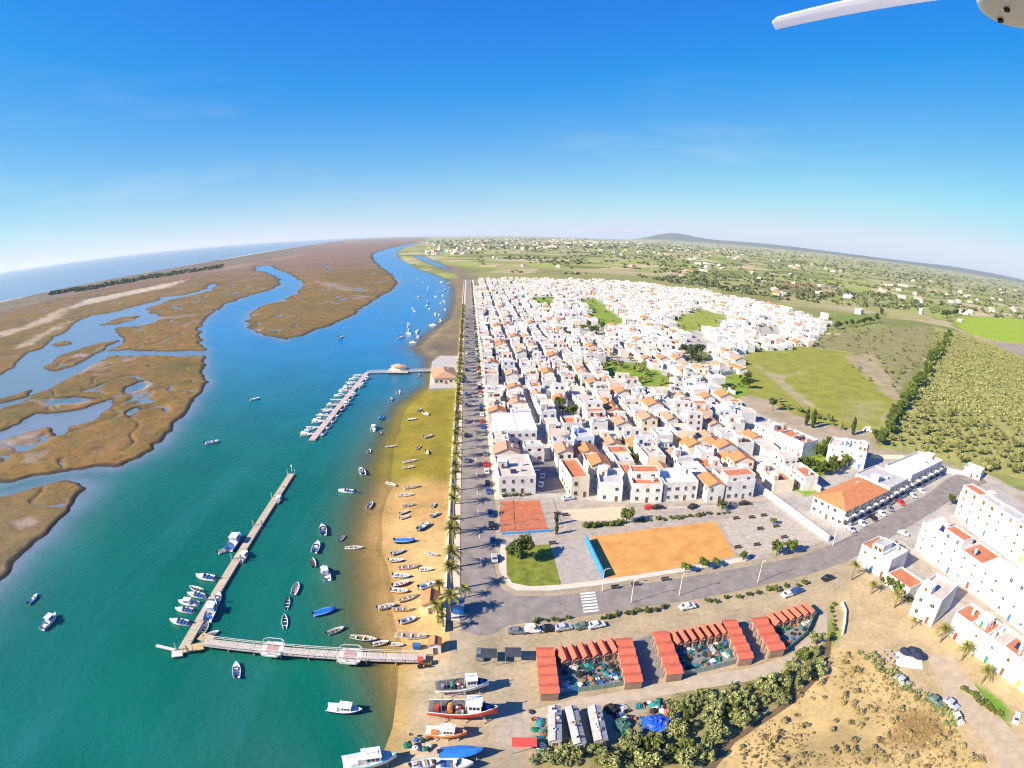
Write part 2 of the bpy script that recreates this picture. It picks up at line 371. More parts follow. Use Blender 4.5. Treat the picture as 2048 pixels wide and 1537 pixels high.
bch = left & (GX - cs_ < 45) & (GX - cs_ > -30); zc[bch] = (0.62, 0.54, 0.42)
rag = (vnoise(GX, GY, 9, 11) - .5) * 4.5 + (vnoise(GX, GY, 3.5, 12) - .5) * 2.0
def zone(px, col, soft=2.0, f=0.0, amt=1.0, world=False):
    poly = px if world else [(p.x, p.y) for p in WL(px)]
    m = sstep(soft, -soft, sdist(GX, GY, poly) / np.maximum(1, r_ / 250) + rag) * amt
    global zc, fm
    zc = zc * (1 - m[:, None]) + np.array(col)[None] * m[:, None]; fm = fm * (1 - m) + f * m
# dune streaks and mud pans on the marsh
for px in [[(-20,672),(0,664),(50,652),(100,628),(130,616),(122,635),(60,656),(0,675)], [(120,622),(170,600),(220,590),(300,574),(370,560),(335,575),(250,592),(180,608)], [(20,700),(80,668),(140,640),(120,655),(60,690)]]: zone(px, (0.62, 0.53, 0.42), 3, amt=0.85)
zone([(420,545),(470,530),(560,520),(640,505),(560,515),(470,538)], (0.36, 0.26, 0.2), 3, amt=0.5)
for px in [[(95,748),(190,720),(235,725),(190,735),(120,760)], [(250,780),(290,760),(305,770),(280,790)], [(240,640),(300,634),(395,628),(380,634),(300,642)], [(630,560),(690,572),(740,580),(690,582),(640,570)], [(60,800),(170,795),(190,803),(100,815)], [(25,930),(60,905),(95,900),(70,925)], [(20,1045),(60,1030),(75,1042),(40,1060)]]: zone(px, (0.36, 0.29, 0.27), 1.5, amt=0.75)
# right-hand land
nr_ = (~left) & (r_ < 420) & (GX < 215); zc[nr_] = (0.36, 0.29, 0.195); fm[nr_] = 0
zone([(925,560),(960,540),(1100,535),(1300,548),(1500,570),(1700,600),(1900,640),(1650,650),(1400,600),(1250,585),(1000,570)], (0.26, 0.23, 0.10), 6, 0.6)
zone([(860,520),(930,535),(960,560),(935,575),(905,548),(870,535)], (0.2, 0.15, 0.11), 6)
zone([(940,533),(1010,527),(990,535)], (0.5, 0.38, 0.2), 3)
TOWN = [(985,1000),(985,800),(945,600),(962,560),(1250,566),(1400,584),(1560,618),(1655,650),(1610,700),(1500,700),(1490,748),(1440,765),(1530,840),(1740,915),(1880,930),(1960,960),(2048,1000),(2100,1300),(2048,1380),(1900,1262),(1700,1110),(1640,1080),(1500,1060),(1000,1000)]
zone(TOWN, (0.40, 0.365, 0.32), 3, 0.0)
green = (0.19, 0.27, 0.035)
for px, c in [([(1490,712),(1530,690),(1600,692),(1700,705),(1765,752),(1795,790),(1790,812),(1745,862),(1690,858),(1620,845),(1540,805),(1470,778),(1440,762)], (0.245, 0.25, 0.045)),
  ([(1160,600),(1195,597),(1225,625),(1260,645),(1200,650),(1175,625)], green), ([(1340,640),(1400,618),(1450,632),(1440,655),(1370,665)], (0.25, 0.29, 0.05)),
  ([(1060,595),(1105,595),(1110,612),(1070,612)], green), ([(1200,720),(1280,728),(1350,760),(1340,780),(1260,770),(1200,740)], green), ([(1420,760),(1490,748),(1500,790),(1470,800)], green), ([(1370,700),(1400,690),(1420,720),(1390,735)], (0.12, 0.14, 0.04)),
  ([(1600,900),(1660,880),(1690,930),(1650,960),(1600,940)], green), ([(1560,960),(1600,950),(1640,980),(1610,990)], green), ([(1900,640),(1960,632),(2060,640),(2060,690),(1990,682),(1930,665)], (0.27, 0.36, 0.03)), ([(1985,684),(2060,692),(2060,712),(2010,705)], (0.30, 0.25, 0.2)),
  ([(1660,630),(1760,628),(1745,648),(1680,655)], (0.17, 0.22, 0.05)), ([(1760,615),(1870,625),(1860,640),(1780,632)], (0.33, 0.30, 0.12)), ([(1550,560),(1650,572),(1640,590),(1560,580)], (0.27, 0.17, 0.09)),
  ([(1860,650),(1940,670),(2060,720),(2060,960),(1960,950),(1880,920),(1760,895),(1745,870),(1800,805),(1830,760),(1880,690)], (0.30, 0.29, 0.095)), ([(1600,690),(1700,660),(1860,650),(1870,690),(1800,790),(1700,705)], (0.235, 0.215, 0.09)),
  ([(1700,720),(1740,715),(1800,780),(1790,800)], (0.27, 0.22, 0.14)),
  ([(1640,1190),(1720,1140),(1830,1210),(1900,1262),(2060,1390),(2060,1560),(1990,1560),(1900,1460),(1800,1370),(1680,1300)], (0.47, 0.35, 0.19)),
  ([(1030,1330),(1045,1235),(1200,1225),(1400,1195),(1560,1160),(1700,1120),(1720,1150),(1660,1210),(1640,1300),(1500,1330),(1280,1380),(1060,1420)], (0.38, 0.30, 0.185)),
  ([(1400,1560),(1480,1465),(1580,1390),(1640,1310),(1665,1285),(1720,1310),(1800,1360),(1900,1440),(2000,1560)], (0.52, 0.37, 0.16)),
  ([(1060,1560),(1060,1480),(1230,1490),(1330,1390),(1500,1345),(1620,1290),(1645,1230),(1660,1290),(1610,1370),(1500,1450),(1410,1500),(1370,1560)], (0.25, 0.215, 0.09)),
  ([(740,1340),(890,1300),(905,1180),(1060,1200),(1060,1560),(720,1560)], (0.37, 0.30, 0.195)), ([(1005,1420),(1060,1410),(1060,1560),(1000,1560)], (0.36, 0.31, 0.24)),
  ([(1915,1360),(1950,1370),(2010,1420),(2000,1445),(1950,1425)], (0.13, 0.24, 0.03)), ([(2020,1500),(2060,1490),(2060,1560),(2020,1560)], (0.10, 0.2, 0.03)), ([(1770,1160),(1800,1165),(1830,1195),(1800,1200)], (0.14, 0.26, 0.03)),
  ([(1900,955),(1960,945),(2060,985),(2060,1000),(1960,965)], (0.40, 0.36, 0.28)), ([(1655,1200),(1672,1195),(1672,1290),(1655,1285)], (0.25, 0.27, 0.06)), ([(1890,960),(1935,960),(1920,985),(1890,985)], (0.2, 0.27, 0.05))]:
    zone(px, c, 1.6)
for px in ([(1505,728),(1512,728),(1580,775),(1630,815),(1622,815),(1570,776)], [(1520,742),(1560,750),(1600,745),(1602,748),(1560,754),(1520,746)], [(1540,735),(1585,790),(1620,820),(1612,820),(1578,792)], [(1690,712),(1742,708),(1800,775),(1800,800),(1770,792)]): zone(px, (0.36, 0.29, 0.17), 1.2, amt=.75)
zone([(1790,1425),(1860,1425),(1890,1460),(1850,1490),(1790,1475)], (0.28, 0.165, 0.06), 2, amt=.8)
zone([(1560,1480),(1700,1450),(1760,1520),(1600,1530)], (0.26, 0.2, 0.085), 4, amt=.7)
zone([(1700,800),(1760,805),(1740,850),(1690,845)], (0.33, 0.29, 0.14), 6, amt=.6)
WALLX = lambda y: np.interp(y, [60, 120, 160, 205, 282, 588, 1065], [-10.5, -15.5, -19.8, -23, -29.2, -54.5, -91])
beach = (~left) & (GX < WALLX(GY) + 0.5) & (GY < 1100) & (r_ < 1150)
sand = lerp((0.44, 0.27, 0.10), (0.56, 0.365, 0.155), sstep(0.3, 0.7, n1)); wet = sstep(9, 1, GD)[:, None]
sand = sand * (1 - 0.45 * wet) + np.array((0.30, 0.19, 0.055)) * 0.45 * wet
k = sstep(172, 190, GY)[:, None]; sand = sand * (1 - k) + lerp((0.20, 0.15, 0.022), (0.31, 0.27, 0.035), n1) * k
k = sstep(330, 380, GY)[:, None]; sand = sand * (1 - k) + lerp((0.13, 0.105, 0.085), (0.25, 0.19, 0.1), n1) * k
yard = sstep(96, 88, GY)[:, None]; sand = sand * (1 - yard) + lerp((0.38, 0.26, 0.09), (0.40, 0.325, 0.21), sstep(1, 9, GD)) * yard
zc[beach] = sand[beach]; fm[beach] = 0
hl_ = sstep(60, 130, GZ) * (r_ > 8000); zc = zc * (1 - hl_[:, None]) + np.array((0.035, 0.055, 0.045)) * hl_[:, None]; fm = fm * (1 - .85 * hl_)
# build the sheet
na, nr = len(azs), len(rs)
idx = np.arange(na * nr).reshape(nr, na)
quads = np.stack([idx[:-1, :-1], idx[1:, :-1], idx[1:, 1:], idx[:-1, 1:]], -1).reshape(-1, 4)[:, ::-1]
def sheet(name, X, Y, Z, quads, m):
    me = bpy.data.meshes.new(name); nv, nf = len(X), len(quads)
    me.vertices.add(nv); me.vertices.foreach_set('co', np.stack([X, Y, Z], -1).astype(np.float32).ravel())
    me.loops.add(nf * 4); me.loops.foreach_set('vertex_index', quads.astype(np.int32).ravel())
    me.polygons.add(nf); me.polygons.foreach_set('loop_start', np.arange(nf, dtype=np.int32) * 4)
    me.polygons.foreach_set('use_smooth', np.ones(nf, bool)); me.materials.append(m); me.update(calc_edges=True); return me
m, nt, p = nmat('ground')
at = N(nt, 'ShaderNodeAttribute', attribute_name='zone'); af = N(nt, 'ShaderNodeAttribute', attribute_name='fields')
vo = N(nt, 'ShaderNodeTexVoronoi'); vo.inputs['Scale'].default_value = 0.008
geo = nt.nodes.new('ShaderNodeNewGeometry'); geo.name = 'geo'
wn = N(nt, 'ShaderNodeTexNoise'); wn.inputs['Scale'].default_value = 0.004; nt.links.new(geo.outputs['Position'], wn.inputs['Vector'])
vm = N(nt, 'ShaderNodeVectorMath', operation='MULTIPLY_ADD'); nt.links.new(wn.outputs['Color'], vm.inputs[0]); vm.inputs[1].default_value = (160, 160, 0); nt.links.new(geo.outputs['Position'], vm.inputs[2])
nt.links.new(vm.outputs[0], vo.inputs['Vector'])
sx = N(nt, 'ShaderNodeSeparateColor'); nt.links.new(vo.outputs['Color'], sx.inputs[0])
fld = ramp(nt, sx.outputs[0], [(0.0, (0.15, 0.17, 0.05)), (0.3, (0.23, 0.25, 0.07)), (0.5, (0.32, 0.30, 0.12)), (0.65, (0.27, 0.33, 0.055)), (0.8, (0.40, 0.32, 0.18)), (1.0, (0.46, 0.38, 0.23))])
base = mixc(nt, af.outputs['Fac'], at.outputs['Color'], fld)
am = N(nt, 'ShaderNodeAttribute', attribute_name='marsh')
def fmul(a_, b_):
    n = N(nt, 'ShaderNodeMath', operation='MULTIPLY'); nt.links.new(a_, n.inputs[0]); nt.links.new(b_, n.inputs[1]) if not isinstance(b_, float) else setattr(n.inputs[1], 'default_value', b_); return n.outputs[0]
mo = ramp(nt, noise(nt, 0.035, 7.0, 0.72), [(0.28, (0.07, 0.062, 0.028)), (0.42, (0.14, 0.122, 0.035)), (0.52, (0.22, 0.13, 0.04)), (0.62, (0.17, 0.115, 0.06)), (0.75, (0.095, 0.08, 0.06))])
base = mixc(nt, fmul(am.outputs['Fac'], 0.55), base, mo)
# winding runnels and pale pans
for sc_, wd_, cl_, k_ in ((0.05, 0.02, (0.055, 0.05, 0.04), 0.5),):
    rn = ramp(nt, noise(nt, sc_, 3.0, 0.6), [(0.5 - wd_, (0, 0, 0)), (0.5, (1, 1, 1)), (0.5 + wd_, (0, 0, 0))]); base = mixc(nt, fmul(fmul(am.outputs['Fac'], rn), k_), base, cl_)
pn = ramp(nt, noise(nt, 0.017, 5.0, 0.65), [(0.60, (0, 0, 0)), (0.66, (1, 1, 1))]); base = mixc(nt, fmul(fmul(am.outputs['Fac'], pn), 0.7), base, (0.30, 0.25, 0.25))
nA = noise(nt, 0.09, 6.0, 0.7); nB = noise(nt, 0.9, 5.0, 0.65)
c = mixc(nt, 1.0, base, ramp(nt, nA, [(0.3, (0.66, 0.70, 0.66)), (0.55, (1, 1, 1)), (0.75, (1.25, 1.18, 1.05))]), 'MULTIPLY')
c = mixc(nt, 1.0, c, ramp(nt, nB, [(0.25, (0.72, 0.72, 0.72)), (0.5, (1, 1, 1)), (0.8, (1.2, 1.2, 1.2))]), 'MULTIPLY')
nt.links.new(c, p.inputs['Base Color']); p.inputs['Roughness'].default_value = 0.95; p.inputs['Specular IOR Level'].default_value = 0.1
M_GROUND = m
gm = sheet('ground', GX, GY, GZ, quads, m)
ca = gm.attributes.new('zone', 'FLOAT_COLOR', 'POINT'); ca.data.foreach_set('color', np.concatenate([zc, np.ones((len(zc), 1))], 1).astype(np.float32).ravel())
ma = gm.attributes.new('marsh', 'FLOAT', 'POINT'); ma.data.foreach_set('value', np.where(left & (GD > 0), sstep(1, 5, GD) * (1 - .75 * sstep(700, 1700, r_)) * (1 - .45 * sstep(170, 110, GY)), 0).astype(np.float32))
fa = gm.attributes.new('fields', 'FLOAT', 'POINT'); fa.data.foreach_set('value', fm.astype(np.float32))
struct('ground', gm)
# ---- water
m, nt, p = nmat('water')
a1 = N(nt, 'ShaderNodeAttribute', attribute_name='shallow'); a2 = N(nt, 'ShaderNodeAttribute', attribute_name='blue'); a3 = N(nt, 'ShaderNodeAttribute', attribute_name='mud_glint')
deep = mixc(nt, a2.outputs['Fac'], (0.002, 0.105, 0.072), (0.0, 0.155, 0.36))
n1_ = noise(nt, 0.03, 4.0, 0.6); n2_ = noise(nt, 0.008, 3.0, 0.6)
deep = mixc(nt, 1.0, deep, ramp(nt, n1_, [(0.3, (0.78, 0.86, 0.9)), (0.7, (1.25, 1.12, 1.08))]), 'MULTIPLY')
deep = mixc(nt, ramp(nt, n2_, [(0.52, (0, 0, 0)), (0.70, (0.25, 0.25, 0.25))]), deep, (0.02, 0.15, 0.19))
mp = N(nt, 'ShaderNodeMapping'); mp.inputs['Rotation'].default_value = (0, 0, R(-24)); mp.inputs['Scale'].default_value = (1.0, 0.16, 1.0); gg = nt.nodes['geo']; nt.links.new(gg.outputs['Position'], mp.inputs['Vector'])
n3_ = noise(nt, 0.05, 5.0, 0.65, mp.outputs[0]); deep = mixc(nt, ramp(nt, n3_, [(0.50, (0, 0, 0)), (0.72, (0.30, 0.30, 0.30))]), deep, (0.03, 0.17, 0.18))
deep = mixc(nt, a3.outputs['Fac'], deep, (0.15, 0.19, 0.245))
col = mixc(nt, a1.outputs['Fac'], deep, (0.16, 0.12, 0.03))
nt.links.new(col, p.inputs['Base Color']); p.inputs['Roughness'].default_value = 0.2; p.inputs['IOR'].default_value = 1.33; p.inputs['Specular IOR Level'].default_value = 0.32
mr = N(nt, 'ShaderNodeMapRange'); nt.links.new(a1.outputs['Fac'], mr.inputs[0]); mr.inputs[1].default_value = 0.25; mr.inputs[2].default_value = 1.0; mr.inputs[3].default_value = 1.0; mr.inputs[4].default_value = 0.25
nt.links.new(mr.outputs[0], p.inputs['Alpha'])
b = N(nt, 'ShaderNodeBump'); b.inputs['Strength'].default_value = 0.6; b.inputs['Distance'].default_value = 0.5
nt.links.new(noise(nt, 0.55, 4.0, 0.6), b.inputs['Height']); nt.links.new(b.outputs[0], p.inputs['Normal'])
azw = np.concatenate([np.linspace(-125, -66, 16)[:-1], np.linspace(-66, 66, 330), np.linspace(66, 125, 16)[1:]]) * math.pi / 180
rw = np.concatenate([[2.0, 15.0], np.geomspace(30, 38000, 330)])
A_, R_ = np.meshgrid(azw, rw); WX = (R_ * np.sin(A_)).ravel(); WY = (R_ * np.cos(A_)).ravel()
WD = wdist(WX, WY); wl_ = WX < np.interp(WY, MIDY, MIDX)
sh = np.where(wl_, 0.0, np.exp(np.minimum(WD + 1.5, 0) / np.interp(WY, [60, 100, 130, 180, 300, 420], [12, 13, 15, 10, 6, 8])))
sh = np.clip(sh, 0, 1) * sstep(0, 25, WX - np.interp(WY, MIDY, MIDX))
mu = np.where(wl_ & (np.hypot(WX, WY) < 1200), 0.85 * np.exp(np.minimum(WD + 1, 0) / np.interp(WY, [60, 200, 400], [9, 6, 3])), 0)
lagd = np.minimum(sdist(WX, WY, P2(lag1_px)), sdist(WX, WY, P2(lag2_px))); mu = np.where(lagd < 0, 0.7, mu)
l2 = sdist(WX, WY, P2(lag2_px)); mu = np.where(l2 < 0, 1.0, mu)
mu = mu * np.where(lagd < 0, 1, sstep(0, 25, np.interp(WY, MIDY, MIDX) - WX))
sd_ = sdist(WX, WY, sea); mu = np.where(sd_ < 0, .75, mu)  # open sea made paler: sun glint painted into its base colour
bl = sstep(150, 470, WY + 0.15 * WX)  # bluer farther off: the sky's reflection is put into the water's base colour
iw = np.arange(len(azw) * len(rw)).reshape(len(rw), len(azw))
qw = np.stack([iw[:-1, :-1], iw[1:, :-1], iw[1:, 1:], iw[:-1, 1:]], -1).reshape(-1, 4)[:, ::-1]
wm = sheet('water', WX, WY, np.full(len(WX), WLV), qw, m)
for nme, arr in (('shallow', sh), ('blue', bl), ('mud_glint', mu)):
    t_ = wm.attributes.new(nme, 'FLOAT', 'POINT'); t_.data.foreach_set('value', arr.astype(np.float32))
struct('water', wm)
# ================================================================== roads, pavements, courts (each sheet a little above the one below)
def flat(name, px, z, m, kerb=0.0, world=None, label=None):
    poly = world or [(p.x, p.y) for p in WL(px, z)]
    b = MB().prism(poly, z - max(kerb, 0.02) - 0.02, z, 0, 1 if kerb else None)
    return struct(name, b.mesh(name, [m, M_KERB] if kerb else [m]), label=label)
M_KERB = mat('kerb_stone', (0.55, 0.52, 0.47), 0.9, 0.2)
M_ROAD = mat('road_asphalt', (0.24, 0.208, 0.178), 0.9, 0.32, 0.3)
M_LANE = mat('old_asphalt', (0.16, 0.155, 0.16), 0.9, 0.3, 0.4)
M_PAVE = mat('beige_paving', (0.62, 0.50, 0.38), 0.9, 0.2, 0.7)
M_PAVE2 = mat('grey_paving', (0.37, 0.315, 0.25), 0.9, 0.32, 0.35)
M_LINE = mat('road_paint', (0.75, 0.74, 0.70), 0.8, 0.25, 2.0)
ax = lambda a, y: a - 0.0805 * (y - 166)              # town axes: a runs inland, y along the channel
strip = lambda a0, a1, ys: [(ax(a0, y), y) for y in ys] + [(ax(a1, y), y) for y in reversed(ys)]
YS = [118, 166, 300, 500, 700, 900, 1060]
flat('promenade_pavement', None, 0.14, M_PAVE, 0.12, world=strip(-19.6, -16.4, [104, 166, 300, 500, 700, 900, 1060]))
flat('pavement', None, 0.14, M_PAVE, 0.12, world=strip(-5.2, -2.0, [168, 300, 500, 700, 900, 1060]))
road_n = [(1002,1178),(1030,1192),(1100,1193),(1200,1182),(1300,1166),(1400,1150),(1500,1133),(1600,1113),(1680,1082),(1740,1050),(1800,1018),(1850,992),(1900,955),(1940,938)]
road_s = [(1975,965),(1925,985),(1870,1022),(1810,1058),(1760,1088),(1700,1120),(1640,1142),(1560,1162),(1400,1197),(1300,1212),(1200,1228),(1100,1240),(1050,1246)]
prom = [(ax(-16.4, y), y) for y in (104, 118, 166, 300, 500, 700, 900, 1060)] + [(ax(-5.2, y), y) for y in (1060, 900, 700, 500, 300, 166)]
jn = prom + [(p.x, p.y) for p in WL([(990,1090),(989,1140)] + road_n + road_s)] + [(p.x, p.y) for p in WL([(1012,1252),(985,1268),(955,1272),(925,1262)])]
flat('road', None, 0.03, M_ROAD, world=jn)
# main square: kerbed pavement, lawn, courts
flat('square_pavement', [(1000,988),(998,1090),(997,1135),(1010,1165),(1035,1181),(1100,1182),(1200,1171),(1300,1155),(1400,1139),(1500,1122),(1600,1102),(1655,1082),(1560,1030),(1500,1008),(1400,1018),(1250,1015),(1100,1005)], 0.13, M_PAVE2, 0.12)
flat('promenade_corner_pavement', [(1000,1090),(1012,1090),(1013,1150),(1024,1166),(1060,1173),(1120,1170),(1200,1160),(1300,1146),(1400,1130),(1500,1112),(1500,1121),(1400,1138),(1300,1154),(1200,1170),(1100,1181),(1035,1180),(1012,1164),(999,1135)], 0.16, M_PAVE, 0.02)
M_LAWN = mat('lawn', (0.17, 0.195, 0.022), 0.95, 0.5, 0.35)
flat('lawn', [(1013,1094),(1100,1089),(1122,1169),(1060,1173),(1024,1166),(1014,1148)], 0.17, M_LAWN)
flat('tennis_court', [(999,1003),(1078,1001),(1097,1062),(1000,1066)], 0.17, mat('clay_red', (0.44, 0.14, 0.065), 0.95, 0.3, 0.35))
flat('paved_yard', [(1104,1082),(1168,1078),(1203,1160),(1126,1169)], 0.17, mat('yard_concrete', (0.36, 0.315, 0.265), 0.9, 0.25, 0.5))
flat('sand_pitch', [(1180,1074),(1300,1058),(1432,1043),(1472,1112),(1330,1140),(1214,1158)], 0.17, mat('orange_sand', (0.57, 0.275, 0.075), 0.95, 0.3, 0.22))
flat('sandy_path', [(1120,1020),(1250,1013),(1252,1040),(1152,1042)], 0.17, mat('pale_sand', (0.55, 0.45, 0.29), 0.95, 0.15, 0.5))
flat('gravel_ground', [(1440,1040),(1530,1022),(1580,1040),(1650,1080),(1590,1098),(1500,1112),(1478,1110)], 0.17, mat('gravel_pale', (0.42, 0.365, 0.285), 0.95, 0.3, 0.6))
flat('parking_ground', [(1066,920),(1112,918),(1132,985),(1070,988)], 0.05, M_LANE)
flat('street', None, 0.10, M_PAVE2, world=strip(2, 92, [162.5, 168]), label=None)
flat('dirt_track', [(1046,1425),(1150,1398),(1300,1372),(1400,1352),(1500,1336),(1580,1310),(1630,1262),(1640,1225),(1655,1222),(1655,1275),(1600,1335),(1500,1362),(1400,1378),(1300,1396),(1150,1420),(1050,1450)], 0.03, mat('track_dirt', (0.43, 0.355, 0.25), 0.95, 0.25, 0.4))
flat('dirt_road', [(1850,1310),(1905,1310),(1960,1385),(2030,1470),(2060,1500),(2060,1560),(2010,1560),(1985,1500),(1900,1400)], 0.03, mat('sandy_road', (0.45, 0.355, 0.235), 0.95, 0.25, 0.4))
flat('lane', [(1829,1108),(1903,1160),(2034,1258),(2090,1310),(2090,1360),(2034,1290),(1900,1190),(1815,1128)], 0.05, M_PAVE2)
flat('lane', [(1920,1045),(1960,1078),(2060,1152),(2090,1180),(2090,1150),(2060,1128),(1970,1060)], 0.05, mat('pale_lane', (0.5, 0.48, 0.45), 0.9, 0.2))
flat('ditch', [(1395,1545),(1440,1490),(1500,1452),(1560,1410),(1605,1370),(1640,1320),(1655,1270),(1664,1275),(1660,1310),(1630,1365),(1590,1405),(1530,1445),(1470,1485),(1425,1545)], .02, mat('ditch_mud', (0.16, 0.105, 0.055), .8, .35, .5))
# zebra crossing and lane marks
zb0, zb1 = W(1160, 1187), W(1168, 1229); zs0, zs1 = W(1190, 1184), W(1198, 1226)
for i in range(7):
    t = i / 7.0; a = zb0.lerp(zb1, t); b_ = zs0.lerp(zs1, t); d = (zb1 - zb0) / 14
    flat('crossing_stripe', None, 0.045, M_LINE, world=[(q.x, q.y) for q in (a, b_, b_ + d, a + d)])
for i in range(16):
    y = 128 + i * 14.5; x = ax(-10.8, y)
    flat('lane_mark', None, 0.045, M_LINE, world=[(x - .08, y), (x + .08, y), (x + .08 - .3, y + 3.6), (x - .08 - .3, y + 3.6)])
# ---- low sea wall between promenade and beach
b = MB(); yy = [100, 118, 166, 230, 300, 400, 500, 620, 740, 860, 960, 1065]
for y0, y1 in zip(yy[:-1], yy[1:]):
    for (w, z0, z1) in ((0.5, -1.6, 0.75), (0.7, 0.75, 0.9)):
        P = [(ax(-20.0, y0) - w / 2, y0), (ax(-20.0, y0) + w / 2, y0), (ax(-20.0, y1) + w / 2, y1), (ax(-20.0, y1) - w / 2, y1)]
        b.prism(P, z0, z1 - (0 if w > .6 else 0.002))
tag(link('sea_wall', b.mesh('sea_wall', [mat('wall_pale', (0.72, 0.62, 0.40), 0.9, 0.2)])), 'long low cream sea wall between beach and palm promenade', 'wall')
# ================================================================== buildings
def ubox():
    return MB().box(-.5, .5, -.5, .5, 0, 1).mesh('unit_box', [M_WHITE])
def win_mesh(fm):
    b = MB(); b.box(-.62, .62, -.06, .04, -.72, .72, 0); b.box(-.5, .5, -.10, -.055, -.6, .6, 1); b.box(-.04, .04, -.12, -.09, -.6, .6, 0); b.box(-.7, .7, -.16, .0, -.80, -.725, 0)
    return b.mesh('window', [fm, M_GLASS])
M_TRIMS = {'white': M_WHITE, 'ochre': mat('ochre_trim', (0.55, 0.33, 0.06)), 'blue': mat('blue_trim', (0.05, 0.14, 0.45)), 'brown': mat('brown_trim', (0.16, 0.08, 0.04)), 'green': mat('green_trim', (0.04, 0.20, 0.10)), 'grey': mat('grey_trim', (0.3, 0.3, 0.3)), 'red': mat('red_trim', (0.42, 0.05, 0.04))}
WINM = {k: win_mesh(v) for k, v in M_TRIMS.items()}
def door_mesh(m):
    b = MB(); b.box(-.55, .55, -.05, .05, 0, 2.2, 0); b.box(-.46, .46, -.09, -.045, .05, 2.08, 1); b.box(.3, .36, -.13, -.085, 1.0, 1.1, 0)
    return b.mesh('door', [M_WHITE, m])
DOORM = {k: door_mesh(v) for k, v in M_TRIMS.items()}
CHIM = MB().box(-.35, .35, -.35, .35, 0, 1.3).box(-.45, .45, -.45, .45, 1.3, 1.42).box(-.3, .3, -.3, .3, 1.42, 1.7).mesh('chimney', [M_WHITE])
TANK = MB().tube([(0, 0, 0), (0, 0, .15), (0, 0, 1.1), (0, 0, 1.25)], [.5, .6, .6, .3], 10).mesh('water_tank', [mat('tank_grey', (0.45, 0.47, 0.5))])
SOLAR = MB().add([(-1, -.8, .15), (1, -.8, .15), (1, .8, 1.0), (-1, .8, 1.0), (-1, -.8, .08), (1, -.8, .08), (1, .8, .93), (-1, .8, .93)], [(0, 1, 2, 3), (7, 6, 5, 4), (0, 4, 5, 1), (2, 6, 7, 3), (1, 5, 6, 2), (3, 7, 4, 0)]).mesh('solar_panel', [mat('panel_blue', (0.02, 0.03, 0.09), 0.15, 0.1)])
PERG = MB()
for i in range(2):
    for j in range(2): PERG.box(-1.5 + 2.9 * i, -1.4 + 2.9 * i, -1.2 + 2.3 * j, -1.1 + 2.3 * j, 0, 2.2)
PERG.box(-1.6, 1.6, -1.3, 1.3, 2.2, 2.28); PERG = PERG.mesh('pergola', [mat('pergola_wood', (0.5, 0.42, 0.34))])
def flat_shell(w, d, h, par=0.8, t=0.22):
    o = [(-w/2, -d/2), (w/2, -d/2), (w/2, d/2), (-w/2, d/2)]; i = [(-w/2+t, -d/2+t), (w/2-t, -d/2+t), (w/2-t, d/2-t), (-w/2+t, d/2-t)]
    v = [(x, y, -.3) for x, y in o] + [(x, y, h + par) for x, y in o] + [(x, y, h + par) for x, y in i] + [(x, y, h - .1) for x, y in i]
    f = []
    for k in range(4):
        n = (k + 1) % 4
        f += [(k, n, 4 + n, 4 + k), (4 + k, 4 + n, 8 + n, 8 + k), (8 + k, 8 + n, 12 + n, 12 + k)]
    return MB().add(v, f)
def gable_shell(w, d, h, rh):
    # ridge along y
    v = [(-w/2, -d/2, -.3), (w/2, -d/2, -.3), (w/2, d/2, -.3), (-w/2, d/2, -.3), (-w/2, -d/2, h), (w/2, -d/2, h), (w/2, d/2, h), (-w/2, d/2, h), (0, -d/2, h + rh), (0, d/2, h + rh)]
    return MB().add(v, [(0, 1, 5, 8, 4), (2, 3, 7, 9, 6), (1, 2, 6, 5), (3, 0, 4, 7)])
def gable_roof(w, d, h, rh, o=.35, t=.16):
    b = MB(); s = rh / (w / 2)
    for k in (-1, 1):
        x = k * (w/2 + o); ze = h - o * s + .03
        v = [(x, -d/2-o, ze), (x, d/2+o, ze), (0, d/2+o, h+rh+.03), (0, -d/2-o, h+rh+.03)]; v += [(a, c, z + t) for a, c, z in v]
        f = [(0, 1, 2, 3), (7, 6, 5, 4), (0, 4, 5, 1), (1, 5, 6, 2), (3, 7, 4, 0)]
        if k > 0: f = [q[::-1] for q in f]
        b.add(v, f)
    b.tube([(0, -d/2-o, h+rh+t), (0, d/2+o, h+rh+t)], .12, 5)
    return b
def hip_roof(w, d, h, rh, o=.4, t=.12):
    a, c = w/2 + o, d/2 + o; r = min(a, c) * .95
    top = [(0, -(c - r), h + rh), (0, c - r, h + rh)] if c >= a else [(-(a - r), 0, h + rh), (a - r, 0, h + rh)]
    v = [(-a, -c, h), (a, -c, h), (a, c, h), (-a, c, h), (-a, -c, h + t), (a, -c, h + t), (a, c, h + t), (-a, c, h + t)] + top
    if c >= a: f = [(4, 5, 8), (5, 6, 9, 8), (6, 7, 9), (7, 4, 8, 9)]
    else: f = [(4, 5, 9, 8), (5, 6, 9), (6, 7, 8, 9), (7, 4, 8)]
    return MB().add(v, f + [(0, 1, 5, 4), (1, 2, 6, 5), (2, 3, 7, 6), (3, 0, 4, 7), (3, 2, 1, 0)])
